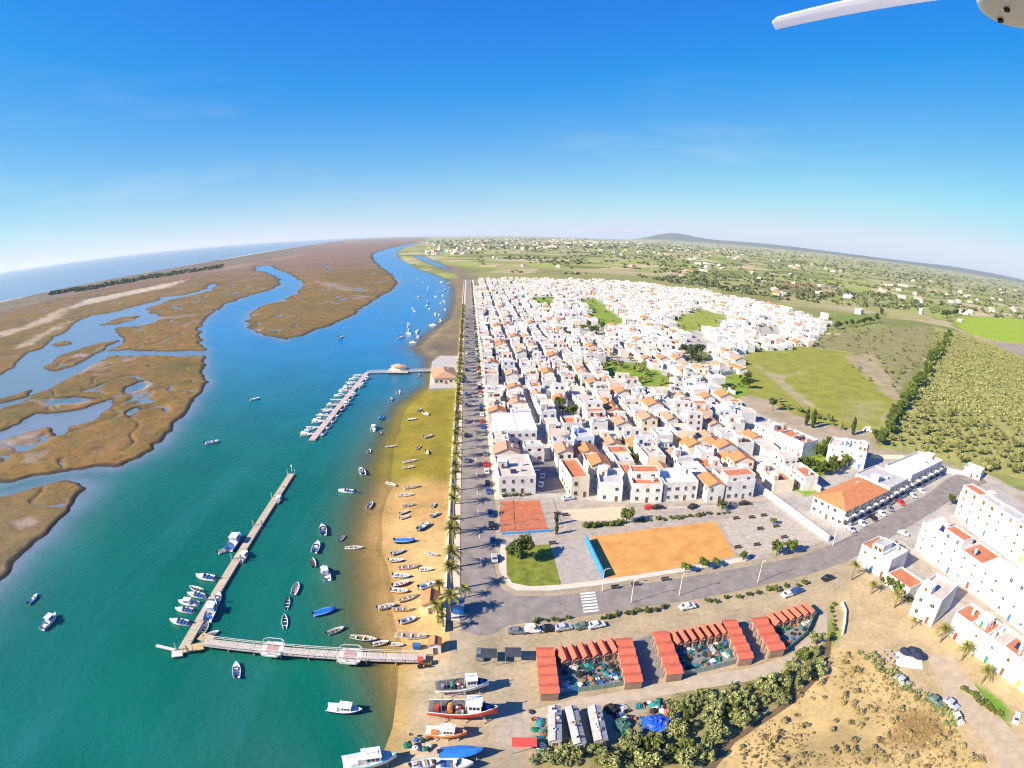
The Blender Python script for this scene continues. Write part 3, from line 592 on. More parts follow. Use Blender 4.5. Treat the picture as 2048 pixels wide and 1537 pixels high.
def windows(par, w, d, h, st, trim, sides, door=None, rng=random, step=2.6, ws=1.0):
    """one object per window on the sides that can be seen; sides: '-y' '-x' '+x' '+y'"""
    first = True
    for sd in sides:
        L = d if 'x' in sd else w
        n = max(1, int((L - .8) / step)); fh = h / st
        for f in range(st):
            for i in range(n):
                u = -L/2 + (i + .5) * L / n
                zc_ = f * fh + fh * .55
                isdoor = f == 0 and door and first and i == n // 2
                rz = {'-y': 0, '+x': math.pi/2, '+y': math.pi, '-x': -math.pi/2}[sd]
                p = {'-y': (u, -d/2), '+x': (w/2, u), '+y': (-u, d/2), '-x': (-w/2, -u)}[sd]
                if isdoor: link('door', DOORM[door], par, (p[0], p[1], 0), rz); first = False
                elif rng.random() < .88: link('window', WINM[trim], par, (p[0], p[1], zc_), rz, (ws * rng.choice((.8, 1, 1, 1.3)), 1, ws * rng.choice((.8, .9, 1.0))))
ORD = ['first', 'second', 'third', 'fourth', 'fifth', 'sixth', 'seventh', 'eighth', 'ninth', 'tenth', 'eleventh', 'twelfth', 'thirteenth', 'fourteenth', 'fifteenth', 'sixteenth', 'seventeenth', 'eighteenth', 'nineteenth', 'twentieth']
WCOL = {'white': M_WHITE, 'cream': M_CREAM, 'pale pink': M_PINK, 'pale blue': M_BLUEW, 'grey': M_GREYW}
FLO = {'lavender': M_TERRL, 'sandy': M_TERR, 'grey': M_TERRG, 'terracotta': M_TERRR, 'pale': M_TERRW}
NUM = {1: 'single-storey', 2: 'two-storey', 3: 'three-storey', 4: 'four-storey'}
def house(x, y, rz, w, d, st, roof, wcol='white', floor='pale', trim='white', door='brown', sides=('-y', '-x'), label=None, group=None, rng=random, name='house', cat='house', sh=2.9, extra=(), win=True, z=0.0):
    h = st * sh + .3
    t = thing(name, label, cat, (x, y, z), rz, group)
    if roof == 'flat':
        par = rng.choice((.5, .8, 1.0, 1.1))
        link('wall', flat_shell(w, d, h, par).mesh('wall', [WCOL[wcol]]), t)
        rf = link('roof', MB().box(-w/2+.2, w/2-.2, -d/2+.2, d/2-.2, h - .25, h).mesh('roof', [FLO[floor]]), t)
        if 'stair' in extra:
            sw, sd = rng.uniform(2, min(3.4, w*.6)), rng.uniform(2.2, min(4, d*.5)); sx = rng.choice((-1, 1)) * (w/2 - .3 - sw/2); sy = rng.uniform(-d/2+.3+sd/2, d/2-.3-sd/2)
            c = link('stair_house', MB().box(-sw/2, sw/2, -sd/2, sd/2, 0, 2.3).box(-sw/2-.15, sw/2+.15, -sd/2-.15, sd/2+.15, 2.3, 2.45).mesh('stair_house', [WCOL[wcol]]), t, (sx, sy, h))
            link('hatch_door', DOORM[door], c, (0, -sd/2, .02), 0, .8)
        if 'upper' in extra:
            uw, ud = w - .5, d * rng.uniform(.4, .55); k = rng.choice((-1, 1))
            link('upper_room', flat_shell(uw, ud, 2.7, .35).mesh('upper_room', [WCOL[wcol]]), t, (0, k * (d/2 - .25 - ud/2), h))
            u2 = link('upper_roof', MB().box(-uw/2+.2, uw/2-.2, -ud/2+.2, ud/2-.2, 2.4, 2.7).mesh('upper_roof', [FLO[floor]]), t, (0, k * (d/2 - .25 - ud/2), h))
            for i in range(2): link('window', WINM[trim], t, ((i - .5) * uw * .5, k * (d/2 - .25 - ud/2) - ud/2, h + 1.4))
        for e, me in (('tank', TANK), ('chimney', CHIM), ('solar', SOLAR), ('pergola', PERG)):
            if e in extra: link({'tank': 'water_tank', 'chimney': 'chimney', 'solar': 'solar_panel', 'pergola': 'pergola'}[e], me, t, (rng.uniform(-.3, .3) * w, rng.uniform(-.3, .3) * d, h), rng.choice((0, 1.57)))
    elif roof == 'hip':
        link('wall', MB().box(-w/2, w/2, -d/2, d/2, -.3, h - .02).mesh('wall', [WCOL[wcol]]), t)
        rf = link('roof', hip_roof(w, d, h, min(w, d) * .2).mesh('roof', [M_TILE if floor != 'old' else M_TILE2]), t)
        if 'chimney' in extra: link('chimney', CHIM, rf, (w * .2, d * .15, h + .6))
    else:
        rh = w * .5 * .42
        link('wall', gable_shell(w, d, h, rh).mesh('wall', [WCOL[wcol]]), t)
        rf = link('roof', gable_roof(w, d, h, rh).mesh('roof', [M_TILE if roof == 'gable' else M_TILE2]), t)
        if 'chimney' in extra: link('chimney', CHIM, rf, (w * .22, d * rng.uniform(-.3, .3), h + rh * .4))
    if win: windows(t, w, d, h, st, trim, sides, door, rng, 2.6 if name != 'terraced_house' else 3.2, .88 if name != 'terraced_house' else .68)
    return t
# ---- custom buildings placed from the line their facade makes with the ground (left end, right end), the body behind it
CUSTOM = []                                            # footprints, so that the rows of houses keep clear
def block(p1, p2, depth, st, label, roof='flat', sh=2.9, ext=1.0, wcol='white', floor='pale', trim='grey', door='brown', extra=(), sides=('-y', '-x'), name='house', cat='house', group=None, win=True, seed=1):
    a, b_ = W(*p1), W(*p2); v = b_ - a; L = v.length * ext; u = v.normalized(); n = Vector((-u.y, u.x, 0))
    if n.dot(a) < 0: n = -n
    c = a + u * (L / 2) + n * (depth / 2); rz = math.atan2(u.y, u.x)
    CUSTOM.append(([(q.x, q.y) for q in (a - u - n, a + u * (L + 1) - n, a + u * (L + 1) + n * (depth + 1), a - u + n * (depth + 1))]))
    return house(c.x, c.y, rz, L, depth, st, roof, wcol, floor, trim, door, sides, label, group, random.Random(seed), name, cat, sh, extra, win), L, depth, st * sh + .3
def row_house_units(p1, p2, n, depth, st, base, group, sh=2.9, ext=1.0, floors=('pale', 'sandy', 'terracotta', 'grey'), seed=3, place=''):
    """a terrace: n attached houses, each a thing of its own"""
    rg = random.Random(seed); a, b_ = W(*p1), W(*p2); b_ = a + (b_ - a) * ext
    for i in range(n):
        q1 = a.lerp(b_, i / n); q2 = a.lerp(b_, (i + 1) / n - .0005); u = (q2 - q1).normalized(); nn = Vector((-u.y, u.x, 0)); nn = nn if nn.dot(a) > 0 else -nn
        dd = depth + rg.choice((0, 0, .6)); c = q1.lerp(q2, .5) + nn * (dd / 2); w = (q2 - q1).length
        CUSTOM.append([(q.x, q.y) for q in (q1 - u - nn, q2 + u - nn, q2 + u + nn * (dd + 1), q1 - u + nn * (dd + 1))])
        tr = rg.choice(('white', 'white', 'white', 'grey', 'ochre')); fl = rg.choice(floors); ex = tuple(e for e in ('stair', 'upper', 'chimney', 'solar', 'tank', 'pergola') if rg.random() < (.5 if e in ('stair', 'chimney') else .3))
        house(c.x, c.y, math.atan2(u.y, u.x), w, dd, st if rg.random() < .75 else st, 'flat', 'white', fl, tr, rg.choice(list(M_TRIMS)), ('-y', '-x') if i == 0 else ('-y',), f'{base}, {ORD[i]} from the road', group, rg, 'terraced_house', 'house', sh, ex)
# three terraces by the road on the right
row_house_units((1829,1098), (2034,1257), 7, 10, 3, 'white three-storey house of the middle terrace', 'middle terrace of white houses', seed=4, ext=1.35)
row_house_units((1908,1030), (2048,1132), 6, 12, 3, 'white three-storey house of the terrace by the olive grove', 'back terrace of white houses', seed=9, ext=1.5)
row_house_units((1713,1127), (1770,1162), 3, 9, 2, 'white two-storey house of the short corner terrace', 'front terrace of white houses', seed=5)
block((1768,1168), (1812,1200), 7, 1, 'low white flat-roofed annex between corner terrace and tall white house', floor='terracotta', seed=6)
block((1817,1228), (1862,1254), 12, 2, 'tall white cube house with blank gable facing the palms', floor='sandy', extra=('stair',), sh=3.4, seed=7)
row_house_units((1893,1268), (2048,1388), 6, 8, 2, 'white two-storey row house behind the palms', 'row of houses behind the palms', seed=12, ext=1.2, floors=('terracotta', 'sandy', 'terracotta'))
# building with the bright orange roof, the grey block beside it and the long white terraces
T, L, D, H = block((1683,1056), (1768,1012), 14, 2, 'white apartment building with bright orange tiled roof and dark balconies', roof='hip', extra=('chimney',), sides=('-x',), name='apartment_building', cat='building', seed=8)
def balconies(T, L, D, H, st, n):
    for f in range(st):
        for i in range(n):
            u = -L/2 + (i + .5) * L / n; w = L / n * .8; z = f * (H - .3) / st + .1
            bl = link('balcony', MB().box(-w/2, w/2, -1.5, .02, 0, .15).box(-w/2, w/2, -1.5, -1.4, .15, 1.05).box(-w/2, -w/2+.08, -1.4, 0, .15, 1.05).box(w/2-.08, w/2, -1.4, 0, .15, 1.05).mesh('balcony', [M_WHITE]), T, (u, -D/2, z))
            link('patio_door', WINM['grey'], bl, (0, -.02, 1.3), 0, (w / 1.6, 1, 1.5))
balconies(T, L, D, H, 2, 6)
T, L, D, H = block((1772,1009), (1808,989), 16, 2, 'grey-roofed apartment block with balconies next to the orange-roofed one', wcol='grey', floor='grey', extra=('stair', 'tank'), sides=('-x',), name='apartment_building', cat='building', seed=10); balconies(T, L, D, H, 2, 3)
T, L, D, H = block((1815,985), (1878,952), 13, 2, 'white apartment block with balconies at the end of the parked cars', floor='pale', extra=('stair', 'solar'), sides=('-x', '+x'), name='apartment_building', cat='building', seed=11); balconies(T, L, D, H, 2, 5)
row_house_units((1507,872), (1602,918), 4, 10, 2, 'white two-storey terraced house by the green field', 'terrace at the field edge', seed=21, floors=('terracotta', 'sandy'))
row_house_units((1651,922), (1726,940), 4, 11, 2, 'white tall terraced house beside the cypress trees', 'terrace by the cypresses', seed=22, sh=3.5, floors=('sandy', 'pale'))
block((1925,950), (1958,962), 7, 1, 'small white flat-roofed house alone beside the olive grove wall', floor='pale', seed=23)
# around the square
T, L, D, H = block((990,893), (1073,891), 23, 2, 'long market hall with wide pale ribbed flat roof beside the promenade', floor='pale', sh=2.9, extra=(), name='market_hall', cat='building', seed=31)
rib = MB()
for i in range(9): rib.box(-L/2 + .6 + i * (L - 1.2) / 8 - .06, -L/2 + .6 + i * (L - 1.2) / 8 + .06, -D/2 + .3, D/2 - .3, 0, .12)
for i, u in enumerate((-.5, -.17, .17, .5)): link('roof_panel', MB().box(-L * .155, L * .155, -D/2 + .35, D/2 - .35, 0, .5 + .15 * (i % 2)).mesh('roof_panel', [M_TERRW]), T, (u * L * .72, 0, H + .3))
T, L, D, H = block((998,990), (1071,987), 19, 2, 'white two-storey building with cluttered roof terrace behind the red court', floor='sandy', sh=3.0, extra=('stair', 'chimney', 'tank', 'solar'), trim='grey', name='public_building', cat='building', seed=32)
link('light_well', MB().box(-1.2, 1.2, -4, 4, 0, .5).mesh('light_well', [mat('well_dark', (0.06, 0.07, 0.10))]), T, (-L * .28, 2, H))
T, L, D, H = block((1141,997), (1177,994), 16, 2, 'cream house with sunken red roof terrace and tall parapets', wcol='cream', floor='terracotta', sh=3.3, trim='brown', seed=33)
block((1196,1003), (1243,1004), 12, 2, 'white house with blue-shaded yard on the street corner by the sandy path', floor='grey', trim='blue', extra=('stair',), seed=34)
block((1262,1006), (1322,1006), 11, 2, 'white house with round windows and orange ridge facing the hedge', roof='flat', floor='terracotta', extra=('upper', 'chimney'), seed=35)
block((1326,1004), (1392,1000), 12, 2, 'white corner house with blank side wall facing the square', floor='pale', extra=('stair',), seed=36)
block((1412,1006), (1445,1003), 9, 2, 'white narrow house with orange lean-to facing the gravel ground', roof='gable', seed=37)
block((1448,1002), (1505,996), 12, 2, 'white house with orange back roof at the end of the square', floor='terracotta', extra=('upper',), seed=38)
T, L, D, H = block((868,770), (916,768), 24, 1, 'beige waterfront restaurant with tiled hip roof on the stone quay', roof='hip', floor='old', wcol='cream', sh=3.4, trim='brown', extra=('chimney',), name='restaurant', cat='building', seed=39)
# quay under the restaurant
q = MB().prism([(p.x, p.y) for p in WL([(858,778),(921,776),(921,712),(880,712),(864,724)], .1)], -2.5, .12)
struct('quay', q.mesh('quay', [M_CONC]))
# ---- the old town: rows of houses along lanes parallel to the channel
TOWNPX = [(980,1000),(978,880),(972,800),(955,690),(944,600),(960,561),(1080,560),(1250,566),(1400,584),(1560,618),(1655,650),(1620,700),(1500,702),(1470,712),(1490,748),(1440,765),(1440,790),(1500,850),(1512,870),(1540,905),(1600,950),(1620,985),(1600,1005),(1500,1000),(1245,1010),(1100,1010)]
GREENS = [[(1160,600),(1195,595),(1225,625),(1260,645),(1240,662),(1200,650),(1175,625)], [(1335,645),(1400,615),(1455,632),(1445,658),(1370,668)], [(1055,592),(1108,592),(1112,614),(1070,614)], [(1195,712),(1250,712),(1290,728),(1355,762),(1345,782),(1290,785),(1200,740)], [(1360,680),(1410,660),(1430,720),(1410,745),(1375,735)],
 [(1420,755),(1495,745),(1500,800),(1455,800)], [(1595,895),(1665,880),(1695,935),(1650,965),(1595,945)], [(1150,655),(1200,650),(1215,672),(1165,678)], [(1500,655),(1560,650),(1570,672),(1510,680)], [(1110,815),(1150,812),(1158,845),(1120,850)], [(1066,915),(1115,915),(1140,990),(1070,990)]]
lanes = [-4.0, 17.5, 39.0, 61.5, 83.0, 105.0]
while lanes[-1] < 470: lanes.append(lanes[-1] + 23)
cross = [(232, 6), (308, 6), (372, 5), (455, 6), (540, 6), (640, 7), (740, 7), (850, 7), (960, 7)]
rg = random.Random(42); cand = []
for li in range(len(lanes) - 1):
    a0 = lanes[li] + (0 if li == 0 else 2.1); a1 = lanes[li + 1] - 2.1; half = (a1 - a0) / 2
    for side in (0, 1):
        y = 169.5
        while y < 1060:
            wfr = rg.uniform(5.6, 10.5) if y < 420 else rg.uniform(7, 13)
            for cy_, cw in cross:
                if cy_ - cw/2 < y + wfr and y < cy_ + cw/2: y = cy_ + cw/2; break
            yc = y + wfr / 2; dep = half - rg.choice((.2, 1.0, 1.8, 2.6, 3.2)); a = a0 + dep/2 if side == 0 else a1 - dep/2
            x = ax(a, yc); px, py = PX((x, yc, 0)); y += wfr + (rg.choice((0.03, .03, .03, 1.2)))
            if not inpoly(px, py, TOWNPX) or any(inpoly(px, py, g) for g in GREENS): continue
            if any(inpoly(x, yc, q) or inpoly(x - dep/2, yc, q) or inpoly(x + dep/2, yc, q) or inpoly(x, yc - wfr/2, q) for q in CUSTOM): continue
            if rg.random() < (.045 if yc < 500 else .16): continue
            cand.append((x, yc, dep, wfr - .02, side, li))
cand.sort(key=lambda c: math.hypot(c[0], c[1]))
near, rest = cand[:300], cand[300:]
TILT = math.atan(0.0805)
seen = set()
for (x, y, dep, wfr, side, li) in near:
    st = rg.choice((1, 1, 1, 1, 2, 2)) if li else rg.choice((1, 1, 2, 2))
    roof = rg.choices(('flat', 'gable', 'oldgable'), (.78, .13, .09))[0]
    wc = rg.choices(list(WCOL), (.66, .17, .08, .04, .05))[0]; fl = rg.choices(list(FLO), (.16, .28, .12, .20, .24))[0]
    tr = rg.choice(list(M_TRIMS)); dr = rg.choice(list(M_TRIMS))
    ex = tuple(e for e, p_ in (('stair', .5), ('upper', .26), ('chimney', .65), ('tank', .25), ('solar', .2), ('pergola', .2)) if rg.random() < p_)
    if roof != 'flat': ex = tuple(e for e in ex if e == 'chimney')
    desc = {'flat': f'{fl} flat roof', 'gable': 'bright orange gable roof', 'oldgable': 'faded brown gable roof'}[roof]
    add = [{'stair': 'stair hut', 'upper': 'upper room', 'tank': 'water tank', 'solar': 'solar panel', 'pergola': 'pergola'}[e] for e in ex if e != 'chimney']
    lane = 'on the promenade' if (li == 0 and side == 0) else f'on the {ORD[li + side - 1]} lane'
    lab = f"{NUM[st]} {wc} house {lane}, {desc}" + (f", {' and '.join(add[:2])}" if add else f", {dr} door")
    for alt in (f', {tr} window frames', ', no chimney' if 'chimney' not in ex else ', white chimney', f', {dr} door and {tr} frames', ', narrow front' if wfr < 7.5 else ', wide front'):
        if lab in seen and len((lab.rsplit(',', 1)[0] + alt).split()) <= 16: lab = lab.rsplit(',', 1)[0] + alt
    seen.add(lab)
    sides = ['-x' if side == 0 else '+x'] + (['-y'] if rg.random() < .4 else [])
    house(x, y, TILT + rg.uniform(-.025, .025), dep, wfr, st, roof, wc, fl, tr, dr, sides, lab, 'houses of the old town', rg, 'house', 'house', rg.uniform(2.5, 3.0) if st > 1 else rg.uniform(2.7, 3.5), ex)
# farther houses: too many to tell apart, one mass
wm_ = [M_WHITE, M_CREAM, M_PINK, M_TERRW, M_TERR, M_TILE, M_GLASS, M_TERRR, M_TERRL]
b = MB()
def place(v, x, y, rz):
    cs, sn = math.cos(rz), math.sin(rz); return [(x + a * cs - c * sn, y + a * sn + c * cs, z) for a, c, z in v]
def mass_house(b, x, y, rz, w, d, h, roof, wi, fi, z=0.0):
    s = MB()
    if roof: 
        s.f = []; g = gable_shell(w, d, h, w * .2); r_2 = gable_roof(w, d, h, w * .2); b.add(place([(q[0], q[1], q[2] + z) for q in g.v], x, y, rz), g.f, wi); b.add(place([(q[0], q[1], q[2] + z) for q in r_2.v], x, y, rz), r_2.f, 5)
    else:
        g = flat_shell(w, d, h, rg.choice((.4, .8, 1))); b.add(place([(q[0], q[1], q[2] + z) for q in g.v], x, y, rz), g.f, wi)
        b.add(place([(-w/2+.2, -d/2+.2, h + z), (w/2-.2, -d/2+.2, h + z), (w/2-.2, d/2-.2, h + z), (-w/2+.2, d/2-.2, h + z)], x, y, rz), [(0, 1, 2, 3)], fi)
        if rg.random() < .4:
            k = MB().box(-1.4, 1.4, -1.6, 1.6, h + z, h + z + 2.4); ox, oy = rg.uniform(-.25, .25) * w, rg.uniform(-.25, .25) * d
            b.add(place([(q[0] + ox, q[1] + oy, q[2]) for q in k.v], x, y, rz), k.f, wi)
    for i in range(max(2, int(w / 2.6)) if rg.random() < .5 else 0):
        for f in range(max(1, int(h / 2.9))):
            u = -w/2 + (i + .5) * w / max(2, int(w / 2.6)); k = MB().box(u - .45, u + .45, -d/2 - .06, -d/2 + .02, f * 2.9 + 1 + z, f * 2.9 + 2.2 + z, bottom=False)
            b.add(place(k.v, x, y, rz), k.f, 6)
for (x, y, dep, wfr, side, li) in rest:
    mass_house(b, x, y, TILT + rg.uniform(-.03, .03), dep, wfr, rg.choice((2.9, 3.1, 3.3, 3.6, 5.3, 5.8)), rg.random() < .09, rg.choices((0, 1, 2), (.82, .13, .05))[0], rg.choices((3, 4, 7, 8), (.45, .25, .08, .22))[0])
struct('town_houses', b.mesh('town_houses', wm_), 'stuff', 'white houses packed together in the far part of the old town')
# distant settlements out to the hills
b = MB(); rg2 = random.Random(5)
def dist_cluster(px0, py0, px1, py1, n, sz=(9, 22), tall=.03):
    X, Y, Z, D = Gmany([(rg2.uniform(px0, px1), rg2.uniform(py0, py1)) for _ in range(n)])
    for x, y, z, dd in zip(X, Y, Z, D):
        if dd < 6: continue
        w, d = rg2.uniform(*sz), rg2.uniform(*sz); h = rg2.choice((4, 6.5, 7)) if rg2.random() > tall else rg2.uniform(9, 16)
        mass_house(b, x, y, rg2.uniform(0, 3), w, d, h, rg2.random() < .3, rg2.choices((0, 1, 2), (.7, .2, .1))[0], rg2.choice((3, 4, 4)), z - .2)
for a in [(855,486,930,510,70,(12,26)), (930,478,1200,500,90,(14,34),.2), (1100,474,1300,488,80,(20,60),.3), (1200,488,1420,512,60,(12,30)), (1380,492,1540,520,60,(12,30)), (1540,505,1760,545,40,(10,24)), (1760,545,2046,600,34,(9,22)), (1380,527,1450,548,14,(12,26)), (1540,570,1700,600,10,(8,16)), (1900,580,2046,640,26,(9,20)), (1600,590,1960,650,12,(6,12)), (960,505,1300,540,10,(8,14)), (1300,540,1660,575,12,(8,14))]: dist_cluster(*(a[:4] + (int(a[4] * (.95 if a[3] < 502 else .6)),) + a[5:]))
struct('distant_houses', b.mesh('distant_houses', wm_), 'stuff', 'scattered white farmhouses and far towns on the plain')
# boundary walls
def wall(px, h, th, label, m=M_WHITE, name='boundary_wall'):
    pts = WL(px); b = MB()
    for a, c in zip(pts[:-1], pts[1:]):
        u = (c - a).normalized(); n = Vector((-u.y, u.x, 0)) * th / 2
        b.prism([(q.x, q.y) for q in (a - n, c - n, c + n, a + n)], -.2, h)
    return tag(link(name, b.mesh(name, [m])), label, 'wall')
wall([(1500,968),(1560,1012),(1656,1084)], 2.2, .9, 'thick white wall between gravel ground and orange-roofed building')
wall([(1500,890),(1560,928),(1640,985)], 2.2, .4, 'white garden wall running down to the orange-roofed building')
wall([(1740,918),(1800,918),(1880,942),(1925,950)], 1.8, .4, 'pale wall along the edge of the olive grove', M_CREAM)
wall([(1455,728),(1492,742),(1440,752)], 2.5, .5, 'white wall of the yard at the corner of the green field')
wall([(1320,700),(1400,745),(1470,790)], 2.2, .5, 'white wall beside the tall trees in the town')
# ================================================================== piers
PIERZ = 0.05
def seg_deck(T, a, b_, w, z, n, m, name='deck_section', th=.25):
    """deck in sections with open joints between, each section a part"""
    a = Vector((a[0], a[1], 0)); b_ = Vector((b_[0], b_[1], 0)); d = b_ - a; u = d.normalized(); rz = math.atan2(u.y, u.x); L = d.length / n
    me = MB().box(-L/2 + .05, L/2 - .05, -w/2, w/2, -th, 0)
    k = int(L / .6)
    for i in range(k): me.box(-L/2 + .08 + i * (L - .1) / k, -L/2 + .08 + (i + .8) * (L - .1) / k, -w/2 + .06, w/2 - .06, .002, .035 + .01 * (i % 2))
    me = me.mesh(name, [m])
    for i in range(n):
        c = a + u * (L * (i + .5)); link(name, me, T, (c.x, c.y, z), rz)
    return u, rz
def rails(T, a, b_, off, z, m, h=1.0, step=2.4):
    a = Vector((a[0], a[1], z)); b_ = Vector((b_[0], b_[1], z)); u = (b_ - a).normalized(); n = Vector((-u.y, u.x, 0)); L = (b_ - a).length
    for s in (-1, 1):
        b = MB(); k = int(L / step)
        for i in range(k + 1):
            p = a + u * (i * L / k) + n * (s * off); b.bar(p, p + Vector((0, 0, h)), .10)
        p, q = a + n * (s * off), b_ + n * (s * off)
        for zz in (h, h * .55): b.bar(p + Vector((0, 0, zz)), q + Vector((0, 0, zz)), .10)
        link('railing', b.mesh('railing', [m]), T)
M_PIER = mat('pier_planks', (0.50, 0.44, 0.37), 0.9, 0.3, 1.2); M_PIERW = mat('pier_rail', (0.62, 0.57, 0.50), 0.8, 0.2)
M_PONT = mat('pontoon_planks', (0.46, 0.38, 0.28), 0.9, 0.3, 1.2)
def piles(T, a, b_, off, z0, z1, step, m, r=.16):
    a = Vector((a[0], a[1], 0)); b_ = Vector((b_[0], b_[1], 0)); u = (b_ - a).normalized(); n = Vector((-u.y, u.x, 0)); L = (b_ - a).length; k = max(1, int(L / step))
    me = MB().tube([(0, 0, z0), (0, 0, z1)], r, 7).mesh('pile', [m])
    for i in range(k + 1):
        for s in (-1, 1):
            p = a + u * (i * L / k) + n * (s * off); link('pile', me, T, (p.x, p.y, 0))
# near pier: footbridge with two square platforms, then a long floating pontoon
A, B = W(852, 1316, .3), W(408, 1284, .3)
T = thing('footbridge', 'pale wooden footbridge with two square lookout platforms leading to the long pontoon', 'pier', (0, 0, 0))
seg_deck(T, A, B, 2.6, .3, 12, M_PIER); rails(T, A, B, 1.25, .3, M_PIERW); piles(T, A, B, 1.0, -4, .1, 6, M_WOOD)
for px in ((545, 1298), (700, 1312)):
    c = W(*px, .3); u = (B - A).normalized(); rz = math.atan2(u.y, u.x)
    s, q = 2.5, 1.7; o = [(-s, -q), (-q, -s), (q, -s), (s, -q), (s, q), (q, s), (-q, s), (-s, q)]
    b = MB().prism(o, -.3, .05); pf = link('lookout_platform', b.mesh('lookout_platform', [M_PIERW]), T, (c.x, c.y, .3), rz)
    link('platform_floor', MB().box(-1.4, 1.4, -1.4, 1.4, .055, .09).mesh('platform_floor', [mat('floor_rose', (0.42, 0.27, 0.23), 0.9, 0.3, 2)]), pf)
    for grp in ((0, 1, 2), (4, 5, 6)):
        b = MB()
        for i in grp:
            p0, p1 = Vector((*o[i], .05)), Vector((*o[(i + 1) % 8], .05)); b.bar(p0, p0 + Vector((0, 0, 1)), .12); b.bar(p1, p1 + Vector((0, 0, 1)), .12); b.bar(p0 + Vector((0, 0, 1)), p1 + Vector((0, 0, 1)), .12)
        link('platform_railing', b.mesh('platform_railing', [M_PIERW]), pf)
A2, B2 = W(364, 1302, -.6), W(583, 948, -.6)
T = thing('floating_pontoon', 'long narrow floating pontoon with weathered plank deck and boats on both sides', 'pontoon', (0, 0, 0))
seg_deck(T, A2, B2, 2.5, -.55, 26, M_PONT, th=.5); piles(T, A2, B2, 1.5, -5, 1.3, 20, M_METAL, .2)
for p1, p2 in (((362, 1300), (408, 1292)), ((400, 1272), (425, 1280))): seg_deck(T, W(*p1, -.6), W(*p2, -.6), 2.6, -.52, 2, mat('pontoon_yellow', (0.52, 0.40, 0.2), 0.9, 0.3, 1.5))
seg_deck(T, W(312, 1291, -.6), W(350, 1300, -.6), .8, -.56, 2, M_PIERW); seg_deck(T, W(343, 1309, -.6), W(366, 1306, -.6), 2.2, -.58, 1, M_PIERW)
nav = MB().tube([(0, 0, 0), (0, 0, 2.2)], .1, 6).box(-.3, .3, -.3, .3, 2.2, 2.6); p = W(584, 944, -.6); link('marker_post', nav.mesh('marker_post', [M_WHITE]), T, (p.x, p.y, -.5))
# far pier
T = thing('far_pier', 'white-railed pier from the restaurant quay with a small hut platform', 'pier', (0, 0, 0))
A, B = W(868, 741, .2), W(735, 745, .2); seg_deck(T, A, B, 2.6, .2, 8, M_PIER); rails(T, A, B, 1.25, .2, M_WHITE); piles(T, A, B, 1, -4, 0, 7, M_WOOD)
c = W(797, 741, .2); link('hut_platform', MB().box(-7, 7, -6, 6, -.3, .02).mesh('hut_platform', [M_PIER]), T, (c.x, c.y, .24))
T = thing('kiosk', 'round-cornered tan-roofed hut on the far pier', 'hut', (c.x, c.y + 1, .26))
oc = [(4.6 * math.cos(i * math.pi / 4 + .39), 4 * math.sin(i * math.pi / 4 + .39)) for i in range(8)]
link('wall', MB().prism(oc, 0, 2.7).mesh('wall', [M_CREAM]), T)
rb = MB(); ro = [(x * 1.2, y * 1.2, 2.6) for x, y in oc] + [(0, 0, 4.2)]; rb.add(ro, [(i, (i + 1) % 8, 8) for i in range(8)] + [tuple(range(8))[::-1]]); link('roof', rb.mesh('roof', [mat('tan_roof', (0.5, 0.33, 0.22), 0.9)]), T)
T = thing('mooring_pontoon', 'floating mooring pontoon with finger berths off the far pier', 'pontoon', (0, 0, 0))
A, B = W(735, 745, -.6), W(624, 880, -.6); u, rz = seg_deck(T, A, B, 3.0, -.55, 18, mat('pontoon_pink', (0.50, 0.40, 0.36), 0.9, 0.3, 1), th=.5)
n_ = Vector((-u.y, u.x, 0)); n_ = n_ if n_.x < 0 else -n_
FING = []
fm_ = MB().box(0, 7, -.4, .4, -.5, 0).mesh('finger', [M_PIERW])
for i in range(13):
    p = A.lerp(B, (i + .7) / 13.6) + n_ * 1.5; link('finger', fm_, T, (p.x, p.y, -.57), math.atan2(n_.y, n_.x)); FING.append((p, n_, u))
    if i % 3 == 1: link('pile', MB().tube([(0, 0, -5), (0, 0, 1.4)], .2, 7).mesh('pile', [M_METAL]), T, (p.x, p.y, 0))
